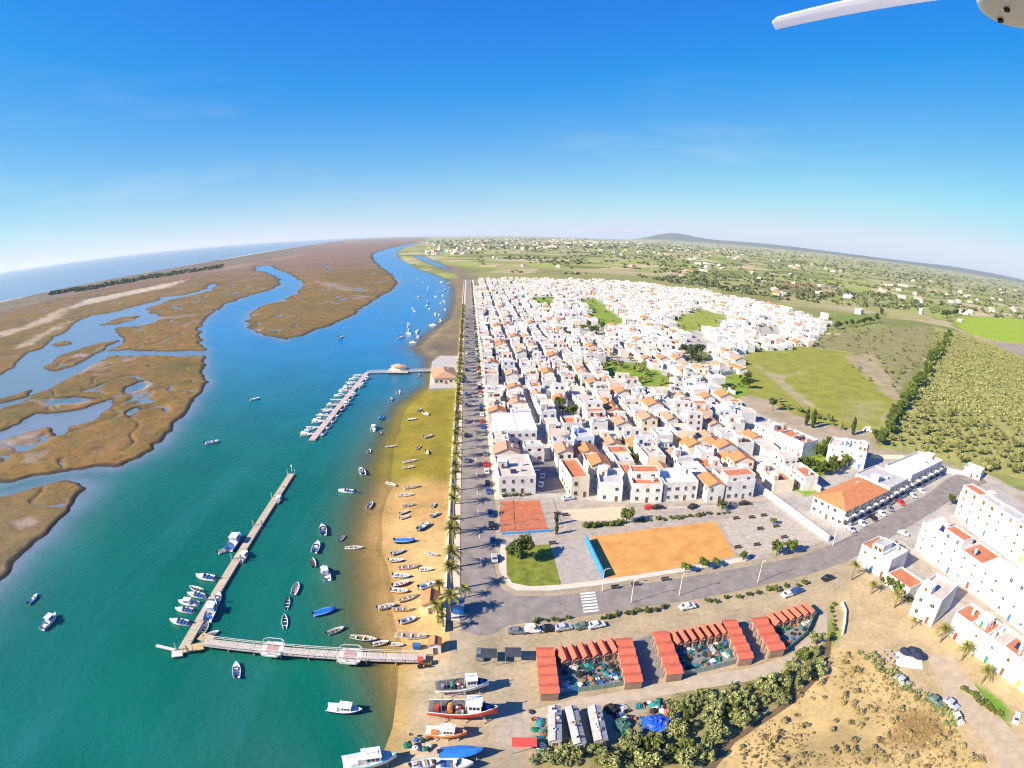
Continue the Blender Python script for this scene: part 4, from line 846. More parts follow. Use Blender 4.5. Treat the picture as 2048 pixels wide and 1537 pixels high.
# ================================================================== boats (bow along +x)
HC = {'white': paint('hull_white', (0.78, 0.78, 0.76)), 'pale green': paint('hull_green', (0.35, 0.60, 0.50)), 'turquoise': paint('hull_turq', (0.05, 0.42, 0.52)), 'blue': paint('hull_blue', (0.03, 0.16, 0.52)), 'navy': paint('hull_navy', (0.02, 0.045, 0.13)), 'red': paint('hull_red', (0.5, 0.05, 0.03)), 'orange': paint('hull_orange', (0.65, 0.20, 0.04)), 'yellow': paint('hull_yellow', (0.65, 0.45, 0.06)), 'black': paint('hull_black', (0.02, 0.02, 0.025)), 'grey': paint('hull_grey', (0.36, 0.37, 0.38))}
def hull(L, Bm, D, rise=.35, n=11, inner=.42, flat_stern=.82):
    b = MB(); S = []
    for i in range(n):
        t = i / (n - 1); x = -L/2 + L * t
        w = Bm/2 * (flat_stern + (1 - flat_stern) * min(1, t / .4)) * (1 - max(0, (t - .42) / .58) ** 2.3) + .02
        zs = D * (1 + rise * t * t); zk = D * .5 * max(0, (t - .75) / .25) ** 2 - .15 * D
        S.append([(x, -w, zs), (x, -w * .86, zs * .38 + zk * .4), (x, 0, zk), (x, w * .86, zs * .38 + zk * .4), (x, w, zs), (x, max(w - .10, .005), zs), (x, max(w * .80 - .06, .004), D * inner + zk * .6), (x, -max(w * .80 - .06, .004), D * inner + zk * .6), (x, -max(w - .10, .005), zs)])
    for i in range(n):
        b.v += S[i]
    for i in range(n - 1):
        o = i * 9
        for k in range(9):
            q = (o + k, o + (k + 1) % 9, o + 9 + (k + 1) % 9, o + 9 + k); b.f.append(q[::-1]); b.m.append(0 if k < 4 else (1 if k in (4, 8) else 2))
    b.f.append((0, 1, 2, 3, 4, 5, 6, 7, 8)); b.m.append(0)
    return b
def gunw(L, Bm, D, rise=.35, n=11, flat_stern=.82):
    h = hull(L, Bm, D, rise, n, flat_stern=flat_stern); b = MB()
    for k in (0, 4): b.tube([h.v[i * 9 + k] for i in range(n)], .055, 4)
    return b
M_INN = mat('boat_inside', (0.55, 0.53, 0.48), 0.7, 0.25, 2); M_INND = mat('boat_inside_wood', (0.30, 0.2, 0.11), 0.8, 0.3, 2)
def outboard(): return MB().box(-.28, .22, -.17, .17, .25, .72).box(-.05, .1, -.07, .07, -.5, .25).box(-.15, .12, -.12, .12, .72, .82).box(-.12, .2, -.02, .02, -.62, -.4)
OUTB = outboard().mesh('outboard_motor', [M_DARK])
def wins(par, x0, x1, y, z0, z1, n):
    for s in (-1, 1):
        for i in range(n):
            a = x0 + (x1 - x0) * (i + .12) / n; e = x0 + (x1 - x0) * (i + .88) / n
            link('cabin_window', MB().box(a, e, s * y - .02, s * y + .02, z0, z1).mesh('cabin_window', [M_GLASS]), par)
def proto(kind):
    r = link('boat', None)
    if kind == 'dinghy':
        link('hull', hull(4.6, 1.75, .62).mesh('hull', [HC['white'], HC['white'], M_INN], True), r); link('gunwale', gunw(4.6, 1.75, .62).mesh('gunwale', [HC['blue']]), r)
        for x, w in ((-1.3, 1.35), (-.2, 1.45), (.8, 1.2)): link('thwart', MB().box(x - .14, x + .14, -w/2, w/2, .44, .49).mesh('thwart', [M_INND]), r)
        link('outboard_motor', OUTB, r, (-2.42, 0, .35))
    elif kind == 'punt':
        link('hull', hull(5.4, 1.5, .5, .5, flat_stern=.55).mesh('hull', [HC['white'], HC['white'], M_INND], True), r); link('gunwale', gunw(5.4, 1.5, .5, .5, flat_stern=.55).mesh('gunwale', [HC['white']]), r)
        for x, w in ((-1.5, .95), (0, 1.2), (1.3, .95)): link('thwart', MB().box(x - .12, x + .12, -w/2, w/2, .36, .41).mesh('thwart', [HC['white']]), r)
    elif kind == 'motorboat':
        link('hull', hull(5.8, 2.15, .85, .3).mesh('hull', [HC['white'], HC['white'], M_INN], True), r); link('gunwale', gunw(5.8, 2.15, .85, .3).mesh('gunwale', [HC['navy']]), r)
        h = hull(5.8, 2.15, .85, .3); d = MB(); n = 11; pts = [(h.v[i * 9 + 5], h.v[i * 9 + 8]) for i in range(6, n)]
        for (a, c), (e, g) in zip(pts[:-1], pts[1:]): d.add([a, c, g, e, (a[0], 0, a[2] + .12), (e[0], 0, e[2] + .10)], [(0, 3, 5, 4), (4, 5, 2, 1)])
        link('foredeck', d.mesh('foredeck', [HC['white']]), r)
        link('windscreen', MB().add([(.35, -.8, .95), (.35, .8, .95), (.75, .45, .98), (.75, -.45, .98), (.1, -.75, 1.5), (.1, .75, 1.5), (.4, .4, 1.5), (.4, -.4, 1.5)], [(2, 3, 7, 6), (1, 2, 6, 5), (3, 0, 4, 7), (6, 7, 3, 2)]).mesh('windscreen', [M_GLASS]), r)
        link('console', MB().box(-.2, .3, -.45, .45, .35, 1.1).mesh('console', [HC['white']]), r)
        for x in (-1.0, -1.9): link('seat', MB().box(x - .25, x + .25, -.75, .75, .35, .75).mesh('seat', [paint('seat_blue', (0.05, 0.12, 0.3))]), r)
        link('outboard_motor', OUTB, r, (-3.05, 0, .6), 0, 1.3)
    elif kind == 'cabin':
        link('hull', hull(7.2, 2.6, 1.05, .35).mesh('hull', [HC['white'], HC['white'], M_INN], True), r); link('gunwale', gunw(7.2, 2.6, 1.05, .35).mesh('gunwale', [HC['blue']]), r)
        h = hull(7.2, 2.6, 1.05, .35); d = MB(); pts = [(h.v[i * 9 + 5], h.v[i * 9 + 8]) for i in range(5, 11)]
        for (a, c), (e, g) in zip(pts[:-1], pts[1:]): d.add([a, c, g, e], [(0, 3, 2, 1)])
        link('foredeck', d.mesh('foredeck', [M_INN]), r)
        cb = link('cabin', MB().box(-.6, 1.5, -.85, .85, .5, 2.1).box(-.9, 1.65, -.98, .98, 2.1, 2.2).mesh('cabin', [HC['white']]), r)
        wins(cb, -.4, 1.3, .86, 1.4, 1.95, 3); link('cabin_window', MB().box(1.48, 1.53, -.7, .7, 1.4, 1.95).mesh('cabin_window', [M_GLASS]), cb)
        link('mast', MB().tube([(-.3, 0, 2.2), (-.3, 0, 3.9)], .05, 5).bar((-.3, -.5, 3.2), (-.3, .5, 3.2), .05).mesh('mast', [M_METAL]), r)
        link('engine_box', MB().box(-2.6, -1.6, -.5, .5, .4, .9).mesh('engine_box', [HC['white']]), r)
    elif kind == 'trawler':
        link('hull', hull(12.4, 3.9, 1.75, .45, 13, .55).mesh('hull', [HC['red'], HC['white'], mat('deck_dark', (0.10, 0.09, 0.10), .8, .4, 2)], True), r); link('gunwale', gunw(12.4, 3.9, 1.75, .45, 13).mesh('gunwale', [HC['white']]), r)
        cb = link('wheelhouse', MB().box(1.0, 3.4, -1.2, 1.2, .9, 3.7).box(.8, 3.6, -1.35, 1.35, 3.7, 3.85).mesh('wheelhouse', [HC['white']]), r)
        wins(cb, 1.2, 3.2, 1.21, 2.6, 3.3, 3); link('cabin_window', MB().box(3.38, 3.43, -1.0, 1.0, 2.6, 3.3).mesh('cabin_window', [M_GLASS]), cb)
        link('mast', MB().tube([(.6, 0, 1), (.6, 0, 6.5)], .09, 6).bar((.6, 0, 5.8), (-3.6, 0, 4.6), .1).bar((-3.6, -1.2, 1), (-3.6, -1.2, 4), .1).bar((-3.6, 1.2, 1), (-3.6, 1.2, 4), .1).bar((-3.6, -1.2, 4), (-3.6, 1.2, 4), .1).mesh('mast', [M_METAL]), r)
        link('net_drum', MB().tube([(-2.2, -.9, 1.6), (-2.2, .9, 1.6)], .5, 10).mesh('net_drum', [mat('net_green', (0.05, 0.16, 0.10))]), r)
        for i in range(5): link('fish_crate', MB().box(-1.2 + .5 * (i % 3), -.8 + .5 * (i % 3), -.9 + .8 * (i // 3), -.3 + .8 * (i // 3), 1.0, 1.35 + .1 * i).mesh('fish_crate', [HC[('orange', 'blue', 'yellow', 'white', 'red')[i]]]), r)
        link('winch', MB().box(-4.9, -4.2, -.6, .6, 1, 1.7).mesh('winch', [M_METAL]), r); link('hatch', MB().box(4.2, 5.0, -.4, .4, 1.9, 2.4).mesh('hatch', [HC['blue']]), r)
    elif kind == 'tiny':
        link('hull', hull(6.0, 2.1, .9, .3, 7).mesh('hull', [HC['white'], HC['white'], M_INN], True), r); link('cabin', MB().box(-.6, 1.1, -.7, .7, .4, 1.7).mesh('cabin', [HC['white']]), r)
    elif kind == 'covered':
        link('hull', hull(6.6, 2.4, .95, .3).mesh('hull', [HC['white'], HC['white'], M_INN], True), r); link('gunwale', gunw(6.6, 2.4, .95, .3).mesh('gunwale', [HC['white']]), r)
        h = hull(6.6, 2.35, .95, .3); d = MB(); ring = [(h.v[i * 9 + 0], h.v[i * 9 + 4]) for i in range(0, 11)]
        for (a, c), (e, g) in zip(ring[:-1], ring[1:]): d.add([(a[0], a[1], a[2] + .03), (c[0], c[1], c[2] + .03), (g[0], g[1], g[2] + .03), (e[0], e[1], e[2] + .03), (a[0], 0, a[2] + .55), (e[0], 0, e[2] + .5)], [(0, 3, 5, 4), (4, 5, 2, 1)])
        link('tarpaulin', d.mesh('tarpaulin', [paint('tarp_blue', (0.02, 0.17, 0.5))]), r); link('outboard_motor', OUTB, r, (-3.4, 0, .65), 0, 1.3)
    return r
PROTO = {k: proto(k) for k in ('dinghy', 'punt', 'motorboat', 'cabin', 'trawler', 'tiny', 'covered')}
KNAME = {'dinghy': 'open dinghy', 'punt': 'slim open rowing boat', 'motorboat': 'small motorboat with windscreen', 'cabin': 'small cabin boat', 'trawler': 'fishing boat', 'tiny': 'small boat', 'covered': 'boat under a blue tarpaulin'}
rb_ = random.Random(77); BL = {}
def boat(kind, px, py, ang, col, where, sc=1.0, ground=False, group=None, trim=None, label=None, dz=0.0, world=None, list_=0.0):
    if world is not None: p, hd = world
    else:
        p = G(px, py) if ground else W(px, py, WLV)
        e = W(px + 5 * math.cos(R(ang)), py - 5 * math.sin(R(ang)), p.z); hd = math.atan2(e.y - p.y, e.x - p.x)
    ov = {'hull': HC[col]}
    if trim: ov['gunwale'] = HC[trim]
    if kind == 'cabin' and col in ('blue', 'orange'): ov.update(foredeck=HC[col], engine_box=HC[col])
    if kind == 'trawler' and col == 'red': ov.update(net_drum=HC['orange'], winch=HC['red'])
    o = tree_copy(PROTO[kind], None, ov); o.name = 'boat' if kind != 'trawler' else 'fishing_boat'
    zoff = (.08 if ground else -.22 * (1 if kind != 'trawler' else 2)) + dz
    o.location = (p.x, p.y, p.z + zoff); o.rotation_euler = (list_, 0, hd); o.scale = (sc, sc, sc)
    lab = label or f"{col} {KNAME[kind]}{' with ' + trim + ' rim' if trim and trim != col else ''} {where}"
    tag(o, lab, 'boat', group); return o
MOOR = 'boats moored in the channel'
for k, x, y, a, c, t, s, w in [
 ('motorboat',425,887,10,'white','blue',1.2,'moored alone far out towards the marsh'), ('motorboat',510,800,10,'white','white',1.1,'moored alone off the far mooring pontoon'), ('cabin',747,859,80,'white','white',.95,'moored near the algae flat'), ('covered',762,838,60,'pale green','white',.9,'moored beside the white cabin boat'),
 ('motorboat',781,801,70,'white','white',1,'moored off the restaurant quay'), ('dinghy',738,904,80,'white','white',.9,'moored off the algae flat'), ('motorboat',724,945,120,'pale green','white',1.05,'moored off the sand'), ('motorboat',693,985,175,'pale green','white',1.05,'moored well off the beach'), ('dinghy',740,1012,60,'white','white',1,'moored at the edge of the shallows'),
 ('motorboat',646,1062,100,'pale green','navy',1.1,'moored level with the big blue boat'), ('dinghy',684,1078,45,'grey','navy',.8,'moored in the shallows'), ('punt',708,1097,0,'white','white',1,'lying in the shallows off the beach'), ('motorboat',633,1097,70,'turquoise','white',1.05,'moored off the beach'), ('dinghy',626,1127,100,'grey','navy',1.0,'moored between motorboats'), ('cabin',651,1150,110,'white','navy',.95,'moored off the sandy beach'),
 ('dinghy',592,1179,70,'grey','white',1.1,'moored behind the white punt'), ('punt',575,1208,80,'white','black',1.0,'moored in line off the footbridge'), ('punt',570,1245,92,'white','white',1.0,'moored bow-on nearest the footbridge'), ('covered',650,1226,15,'blue','white',.9,'moored off the orange-roofed hut'), ('dinghy',672,1263,20,'grey','navy',1.0,'moored near the footbridge'), ('punt',727,1279,-8,'navy','grey',1.2,'aground in the shallows by the footbridge'),
 ('motorboat',474,1342,92,'white','white',.85,'floating alone below the footbridge'), ('motorboat',67,1200,45,'turquoise','white',.85,'moored near the marsh'), ('cabin',100,1246,45,'white','blue',1.0,'moored near the marsh with blue deck'), ('cabin',690,1423,-6,'navy','white',1.0,'aground at the edge of the boatyard'),
 ('motorboat',682,676,20,'white','white',1.3,'moored in the far bend'), ('motorboat',802,676,10,'white','white',1.2,'moored beyond the far pier'), ('dinghy',797,786,90,'white','white',1.2,'moored by the restaurant quay'), ('motorboat',837,752,80,'white','white',.9,'tucked behind the far pier'), ('dinghy',760,868,70,'white','navy',.8,'moored off the pebbly algae')]:
    boat(k, x, y, a, c, w, s, group=MOOR, trim=t)
# small boats in the far bend, a few pixels each
fx = []
for i in range(52):
    t = rb_.random(); x = 830 + rb_.uniform(-18, 60) * (1 - abs(t - .5)); y = 560 + 140 * t + rb_.uniform(-6, 6)
    x = {0: 830, 1: 850, 2: 865, 3: 880, 4: 890}[rb_.randrange(5)] + rb_.uniform(-10, 10) - (y - 600) * .12
    if y > 700: continue
    p = W(x, y, WLV)
    if wdist(np.array([p.x]), np.array([p.y]))[0] > -2 or any(math.hypot(p.x - q.x, p.y - q.y) < 9 for q in fx): continue
    fx.append(p); boat('tiny', x, y, rb_.uniform(0, 360), 'white', '', rb_.uniform(.7, 1.25), group='tiny white boats in the far bend', label='tiny white boat moored among many in the far bend')
# boats along the pontoons
PB = 'boats tied to the long pontoon'
for k, x, y, a, c, t, s, w in [('motorboat',413,1158,170,'white','white',1.15,'tied to the long pontoon beside the pale gap'), ('dinghy',392,1180,160,'grey','white',1,'tied to the long pontoon between white boats'), ('motorboat',394,1193,170,'white','navy',1.0,'tied to the long pontoon'), ('cabin',378,1209,172,'white','white',.85,'tied to the long pontoon'), ('motorboat',371,1223,172,'white','black',1.0,'tied to the long pontoon'), ('motorboat',361,1247,170,'white','navy',1.05,'tied nearest the pontoon landing'),
 ('cabin',470,1088,55,'blue','blue',1.35,'with blue gear tied to the pontoon'), ('dinghy',452,1102,20,'white','red',1.15,'tied astern of the blue cabin boat'), ('cabin',488,1116,55,'white','navy',.85,'tied to the shore side of the pontoon'), ('cabin',424,1226,68,'blue','white',1.15,'tied to the shore side of the pontoon'), ('motorboat',436,1200,70,'white','turquoise',.95,'tied to the shore side of the pontoon'), ('dinghy',410,1259,60,'red','white',1.0,'tied in the corner by the footbridge'), ('dinghy',424,1270,20,'grey','white',.9,'tied in the corner by the footbridge'), ('cabin',557,1002,60,'red','white',.8,'tied near the outer end of the pontoon'), ('dinghy',571,972,60,'navy','red',1,'tied at the outer end of the pontoon')]:
    boat(k, x, y, a, c, w, s, group=PB, trim=t)
for i, (p, n, u) in enumerate(FING):
    for s in (-1, 1):
        if rb_.random() < .25: continue
        q = p + n * 3.6 + u * (s * 1.8); boat(rb_.choice(('motorboat', 'motorboat', 'dinghy', 'cabin')), 0, 0, 0, rb_.choice(('white', 'white', 'white', 'pale green', 'grey')), '', .85, label=f"boat berthed on the {'outer' if s > 0 else 'inner'} side of the {ORD[i]} finger of the far pontoon", group='boats at the far mooring pontoon', world=(Vector((q.x, q.y, WLV)), math.atan2(n.y, n.x) + (0 if rb_.random() < .5 else math.pi)))
    if rb_.random() < .55:
        q = p - n * 4.3; boat(rb_.choice(('cabin', 'motorboat')), 0, 0, 0, rb_.choice(('white', 'white', 'navy')), '', .95, label=f'boat tied alongside the far mooring pontoon opposite its {ORD[i]} finger', group='boats at the far mooring pontoon', world=(Vector((q.x, q.y, WLV)), math.atan2(u.y, u.x)))
# boats drawn up on the beach
BB = 'boats drawn up on the beach'
for k, x, y, a, c, t, s, w in [('punt',782,895,5,'white','white',1.0,'on the wet edge of the algae'), ('dinghy',839,822,20,'yellow','white',1.1,'on the algae flat'), ('dinghy',852,830,-15,'white','yellow',1.3,'on the algae flat'), ('dinghy',824,841,10,'grey','white',1.1,'on the algae flat'), ('dinghy',857,875,10,'white','red',1.1,'on the algae flat'), ('punt',837,897,60,'navy','white',1.0,'on the algae flat'), ('dinghy',854,907,-40,'white','navy',1.0,'on the algae flat'), ('punt',820,925,5,'white','white',1.1,'on the algae flat'), ('punt',817,937,5,'yellow','white',1.1,'on the algae flat'),
 ('punt',782,971,-10,'grey','white',1.2,'at the water where algae meets sand'), ('punt',824,977,-5,'white','grey',1.3,'on the sand near the algae'), ('punt',810,993,5,'white','white',1.2,'on the upper sand'), ('punt',817,1013,8,'white','navy',1.1,'on the upper sand'), ('dinghy',810,1027,10,'grey','white',.9,'on the sand'), ('dinghy',810,1037,5,'white','white',.9,'on the sand'), ('dinghy',867,1013,50,'white','white',.7,'by the palms'), ('motorboat',870,1032,20,'grey','white',.8,'by the palms'), ('motorboat',848,1056,25,'navy','white',1.2,'on the sand by the palms'), ('covered',810,1086,6,'navy','white',1.1,'on the sand'),
 ('dinghy',797,1107,5,'blue','black',1.1,'on the sand'), ('dinghy',793,1124,5,'black','white',1.1,'on the sand'), ('punt',864,1111,-8,'grey','blue',1.0,'near the palms'), ('punt',817,1137,10,'white','red',1.2,'on the sand'), ('dinghy',852,1142,-5,'grey','white',1.1,'near the palms'), ('dinghy',804,1155,5,'blue','white',1.1,'on the sand'), ('dinghy',804,1171,0,'red','white',1.1,'on the sand'), ('motorboat',857,1174,10,'white','turquoise',1.0,'beside the orange-roofed hut'), ('dinghy',800,1185,0,'orange','white',1.1,'on the sand'), ('punt',817,1199,12,'white','yellow',1.2,'on the sand'), ('dinghy',774,1216,0,'white','red',1.2,'at the water'), ('punt',806,1222,-5,'yellow','navy',1.1,'at the water'), ('motorboat',817,1243,8,'white','grey',1.0,'below the orange-roofed hut'), ('punt',822,1276,-5,'white','black',1.5,'beside the footbridge landing'), ('dinghy',762,1290,0,'yellow','white',.9,'by the footbridge'), ('dinghy',795,1292,0,'orange','white',.7,'by the footbridge')]:
    boat(k, x, y, a + rb_.uniform(-14, 14), c, w, s * rb_.uniform(.72, .95), True, BB, t, list_=rb_.uniform(-.12, .12))
# the boatyard: big boats propped on the hard
def cradle(o, L, w, h):
    b = MB()
    for s in (-1, 1):
        for x in (-.3, .05, .35): b.bar((x * L, s * w * 1.1, -h), (x * L, s * w * .6, .35), .14)
        b.bar((-.4 * L, s * w * .5, -h + .1), (.4 * L, s * w * .5, -h + .1), .25)
    link('prop_cradle', b.mesh('prop_cradle', [M_WOOD]), o)
for k, x, y, a, c, t, s, l in [('trawler',925,1378,4,'white','navy',.85,'white fishing boat with dark deck propped on the hard'), ('trawler',926,1428,-3,'red','white',1.05,'big red fishing boat propped in the boatyard with cluttered deck'), ('cabin',893,1468,-4,'orange','orange',1.05,'orange cabin boat on a trailer below the red fishing boat'), ('cabin',742,1524,8,'white','turquoise',1.35,'white boat with turquoise cockpit at the water edge'), ('covered',925,1508,3,'navy','blue',1.15,'blue covered boat at the bottom of the yard'), ('dinghy',855,1527,10,'white','blue',1.2,'white dinghy with blue rim beside the blue covered boat'), ('motorboat',910,1530,0,'white','grey',1.1,'white motorboat just below the blue covered boat')]:
    o = boat(k, x, y + 6, a, c, '', s, True, None, t, l, dz=.75 if k in ('trawler',) else .45); cradle(o, 11 if k == 'trawler' else 6, 1.5 if k == 'trawler' else 1.0, .8 if k == 'trawler' else .5)
for k in PROTO.values(): tree_del(k)
# ================================================================== vegetation
def leaf_crown(N_, lobes, leaf, seed, mt, flat=1.0):
    """many leaf-sized faces spread over lobes; returns a mesh"""
    rs_ = np.random.RandomState(seed); L = np.array(lobes, float); wts = L[:, 3] ** 2; wts /= wts.sum()
    k = rs_.choice(len(L), N_, p=wts); d = rs_.normal(size=(N_, 3)); d /= np.linalg.norm(d, axis=1)[:, None]
    rad = L[k, 3] * (0.62 + 0.42 * rs_.rand(N_) ** .6)
    c = L[k, :3] + d * rad[:, None] * np.array([1, 1, flat])
    nrm = d + rs_.normal(size=(N_, 3)) * .55; nrm /= np.linalg.norm(nrm, axis=1)[:, None]
    u = np.cross(nrm, rs_.normal(size=(N_, 3))); u /= np.linalg.norm(u, axis=1)[:, None]; v = np.cross(nrm, u)
    s = leaf * (0.55 + .9 * rs_.rand(N_))[:, None]
    V = np.stack([c - u * s, c - v * s * .55, c + u * s, c + v * s * .55], 1).reshape(-1, 3)
    me = bpy.data.meshes.new('crown'); me.vertices.add(len(V)); me.vertices.foreach_set('co', V.astype(np.float32).ravel())
    me.loops.add(N_ * 4); me.loops.foreach_set('vertex_index', np.arange(N_ * 4, dtype=np.int32)); me.polygons.add(N_); me.polygons.foreach_set('loop_start', np.arange(N_, dtype=np.int32) * 4)
    me.materials.append(mt); me.update(calc_edges=True); return me
LM = {'far': leafmat('far_leaves', (0.04, 0.06, 0.025), (0.16, 0.18, 0.07)), 'olive': leafmat('olive_leaves', (0.09, 0.105, 0.03), (0.36, 0.36, 0.13)), 'green': leafmat('green_leaves', (0.03, 0.055, 0.01), (0.16, 0.21, 0.04)), 'dark': leafmat('dark_leaves', (0.018, 0.032, 0.012), (0.085, 0.11, 0.04)), 'scrub': leafmat('scrub_leaves', (0.16, 0.125, 0.05), (0.46, 0.36, 0.16)), 'belt': leafmat('greygreen_leaves', (0.11, 0.13, 0.04), (0.38, 0.40, 0.16)), 'hedge': leafmat('hedge_leaves', (0.035, 0.05, 0.01), (0.18, 0.20, 0.045)), 'palm': leafmat('palm_fronds', (0.07, 0.085, 0.015), (0.30, 0.27, 0.06))}
def lob(n, R0, r0, z, zr, seed):
    rg_ = random.Random(seed); out = [(0, 0, z, r0 * 1.15)]
    for _ in range(n):
        a = rg_.uniform(0, 6.28); q = R0 * rg_.uniform(.4, 1); out.append((q * math.cos(a), q * math.sin(a), z + rg_.uniform(-zr, zr), r0 * rg_.uniform(.6, 1)))
    return out
def trunk(h, r, limbs, seed):
    rg_ = random.Random(seed); b = MB(); b.tube([(0, 0, -.2), (.03, 0, h * .5), (.08, .05, h)], [r, r * .8, r * .6], 6)
    for _ in range(limbs):
        a = rg_.uniform(0, 6.28); q = rg_.uniform(.5, 1) * h * .6; b.tube([(.05, .03, h * .75), (q * .5 * math.cos(a), q * .5 * math.sin(a), h * 1.05), (q * math.cos(a), q * math.sin(a), h * 1.35)], [r * .5, r * .35, r * .15], 5)
    return b.mesh('trunk', [M_TRUNK])
def tproto(crowns, tr):
    out = []
    for c in crowns:
        r = link('tree', None); link('trunk', tr, r); link('crown', c, r); out.append(r)
    return out
def variants(kind):
    if kind == 'round': return tproto([leaf_crown(1700, lob(15, 1.9, .92, 3.4, 1.1, s), .23, s, LM['green']) for s in (1, 2, 3)], trunk(2.4, .2, 4, 1))
    if kind == 'olive': return tproto([leaf_crown(700, lob(11, 1.5, .68, 2.1, .65, s + 10), .22, s, LM['olive']) for s in (1, 2, 3)], trunk(1.4, .18, 3, 2))
    if kind == 'cypress': return tproto([leaf_crown(1300, [(random.Random(s + i).uniform(-.3, .3), random.Random(s * i + 3).uniform(-.3, .3), 1.2 + i * .95, 1.15 - abs(i - 3) * .13 - (i > 6) * .3) for i in range(9)], .28, s, LM['dark'], 1.2) for s in (4, 5)], trunk(2.0, .2, 2, 3))
    if kind == 'pine': return tproto([leaf_crown(1900, lob(12, 2.6, 1.5, 6.2, 1.6, s + 30), .33, s, LM['dark']) for s in (6, 7)], trunk(4.6, .32, 5, 4))
    if kind == 'bush': return tproto([leaf_crown(1500, lob(17, 1.75, .58, 1.05, .75, s + 50), .17, s, LM['belt']) for s in (8, 9, 10)], trunk(.7, .12, 4, 5))
    if kind == 'hedge': return tproto([leaf_crown(1100, lob(12, 1.35, .55, .95, .45, s + 70), .17, s, LM['hedge']) for s in (11, 12)], trunk(.6, .1, 4, 6))
    if kind == 'scrub': return tproto([leaf_crown(320, lob(6, .65, .38, .32, .15, s + 90), .12, s, LM['scrub']) for s in (13, 14, 15)], trunk(.25, .05, 3, 7))
def palm_crown(seed, nf=30, L=2.6):
    rg_ = random.Random(seed); b = MB()
    for i in range(nf):
        a = i * 2.4 + rg_.uniform(-.2, .2); e = rg_.uniform(-.25, 1.15); ln = L * rg_.uniform(.85, 1.1); n = 7; pts = []
        for k in range(n + 1):
            t = k / n; rr = ln * t * math.cos(e) * (1 - .12 * t); zz = ln * t * math.sin(e) - 1.5 * t * t * (.55 + .35 * math.cos(e)); pts.append(Vector((rr * math.cos(a), rr * math.sin(a), zz)))
        side = Vector((-math.sin(a), math.cos(a), 0)); v = []
        for k, p in enumerate(pts):
            wv = .05 if k in (0,) else .44 * math.sin(math.pi * min(1, .12 + .86 * k / n)) ** .7
            v.append((p, wv))
        for k in range(n):
            (p, w0), (q, w1) = v[k], v[k + 1]
            for s in (-1, 1):
                for m_ in (0, .5):
                    p0 = p.lerp(q, m_); p1 = p.lerp(q, m_ + .36); ww = w0 + (w1 - w0) * m_
                    b.add([p0, p1, p1 + side * s * ww + (q - p) * .35 + Vector((0, 0, -.14)), p0 + side * s * ww * .9 + (q - p) * .45 + Vector((0, 0, -.14))], [(0, 1, 2, 3)])
        b.tube(pts, [.035 - .004 * k for k in range(n + 1)], 3, 0, False)
    return b.mesh('crown', [LM['palm']])
def ptrunk(h):
    b = MB(); n = 9; b.tube([(.10 * math.sin(k * .3), .05 * k / n, -.2 + (h + .2) * k / n) for k in range(n + 1)], [.26 - .09 * (k / n) + (.03 if k % 2 else 0) for k in range(n + 1)], 8)
    return b.mesh('trunk', [mat('palm_bark', (0.20, 0.15, 0.10), 0.95, 0.35, 4)])
PALMS = []
for s, h in ((1, 4.4), (2, 5.2), (3, 3.8)):
    r = link('tree', None); link('trunk', ptrunk(h), r); link('crown', palm_crown(s), r, (.1, .05, h)); PALMS.append(r)
VAR = {k: variants(k) for k in ('round', 'olive', 'cypress', 'pine', 'bush', 'hedge', 'scrub')}; VAR['palm'] = PALMS
rv = random.Random(12)
NM = {'round': ('tree', 'tree'), 'olive': ('olive_tree', 'tree'), 'cypress': ('cypress_tree', 'tree'), 'pine': ('pine_tree', 'tree'), 'bush': ('bush', 'bush'), 'hedge': ('hedge_bush', 'bush'), 'scrub': ('shrub', 'shrub'), 'palm': ('palm_tree', 'palm')}
def plant(kind, x, y, sc, label, group=None, z=None, sz=1.0, name=None):
    o = tree_copy(rv.choice(VAR[kind])); o.name = name or NM[kind][0]
    o.location = (x, y, z if z is not None else 0.0); o.rotation_euler = (0, 0, rv.uniform(0, 6.28)); o.scale = (sc, sc, sc * sz)
    return tag(o, label, NM[kind][1], group)
def pl(kind, px, py, sc, label, group=None, sz=1.0):
    p = W(px, py); return plant(kind, p.x, p.y, sc, label, group, 0.0, sz)
def vn1(x, y): return float(vnoise(np.array([x]), np.array([y]), 170, 9)[0] * .6 + vnoise(np.array([x]), np.array([y]), 60, 10)[0] * .4)
# promenade palms
y = 107.0; i = 0
while y < 640:
    big = 1.0 if y < 200 else .95
    plant('palm', ax(-18.2, y), y, rv.uniform(1.2, 1.5) * big, 'feathery date palm in the row along the sea wall', 'palms along the promenade', .14); y += rv.uniform(8.6, 11) if y < 200 else rv.uniform(6.5, 9.5); i += 1
y = 330
while y < 1000:
    plant('round', ax(-6.4, y), y, rv.uniform(.45, .7), 'small round street tree on the house side of the promenade', 'street trees along the promenade', .14); y += rv.uniform(13, 22)
for k, (px, py, s) in enumerate([(1702,1160,.95), (1742,1188,.8), (1788,1216,1.0), (1822,1258,.55), (1880,1285,1.1), (1922,1322,1.15), (1962,1368,1.05)]):
    pl('palm', px, py, s, f'date palm on the sandy lot, {ORD[k]} from the asphalt road', 'palms along the sandy lot')
for px, py, s in ((880, 1190, .9), (876, 1246, 1.0), (886, 1262, .8), (930, 1196, .8)): 
    p = G(px, py); plant('palm', p.x, p.y, s, 'palm beside the orange-roofed beach hut', 'palms by the beach hut', p.z)
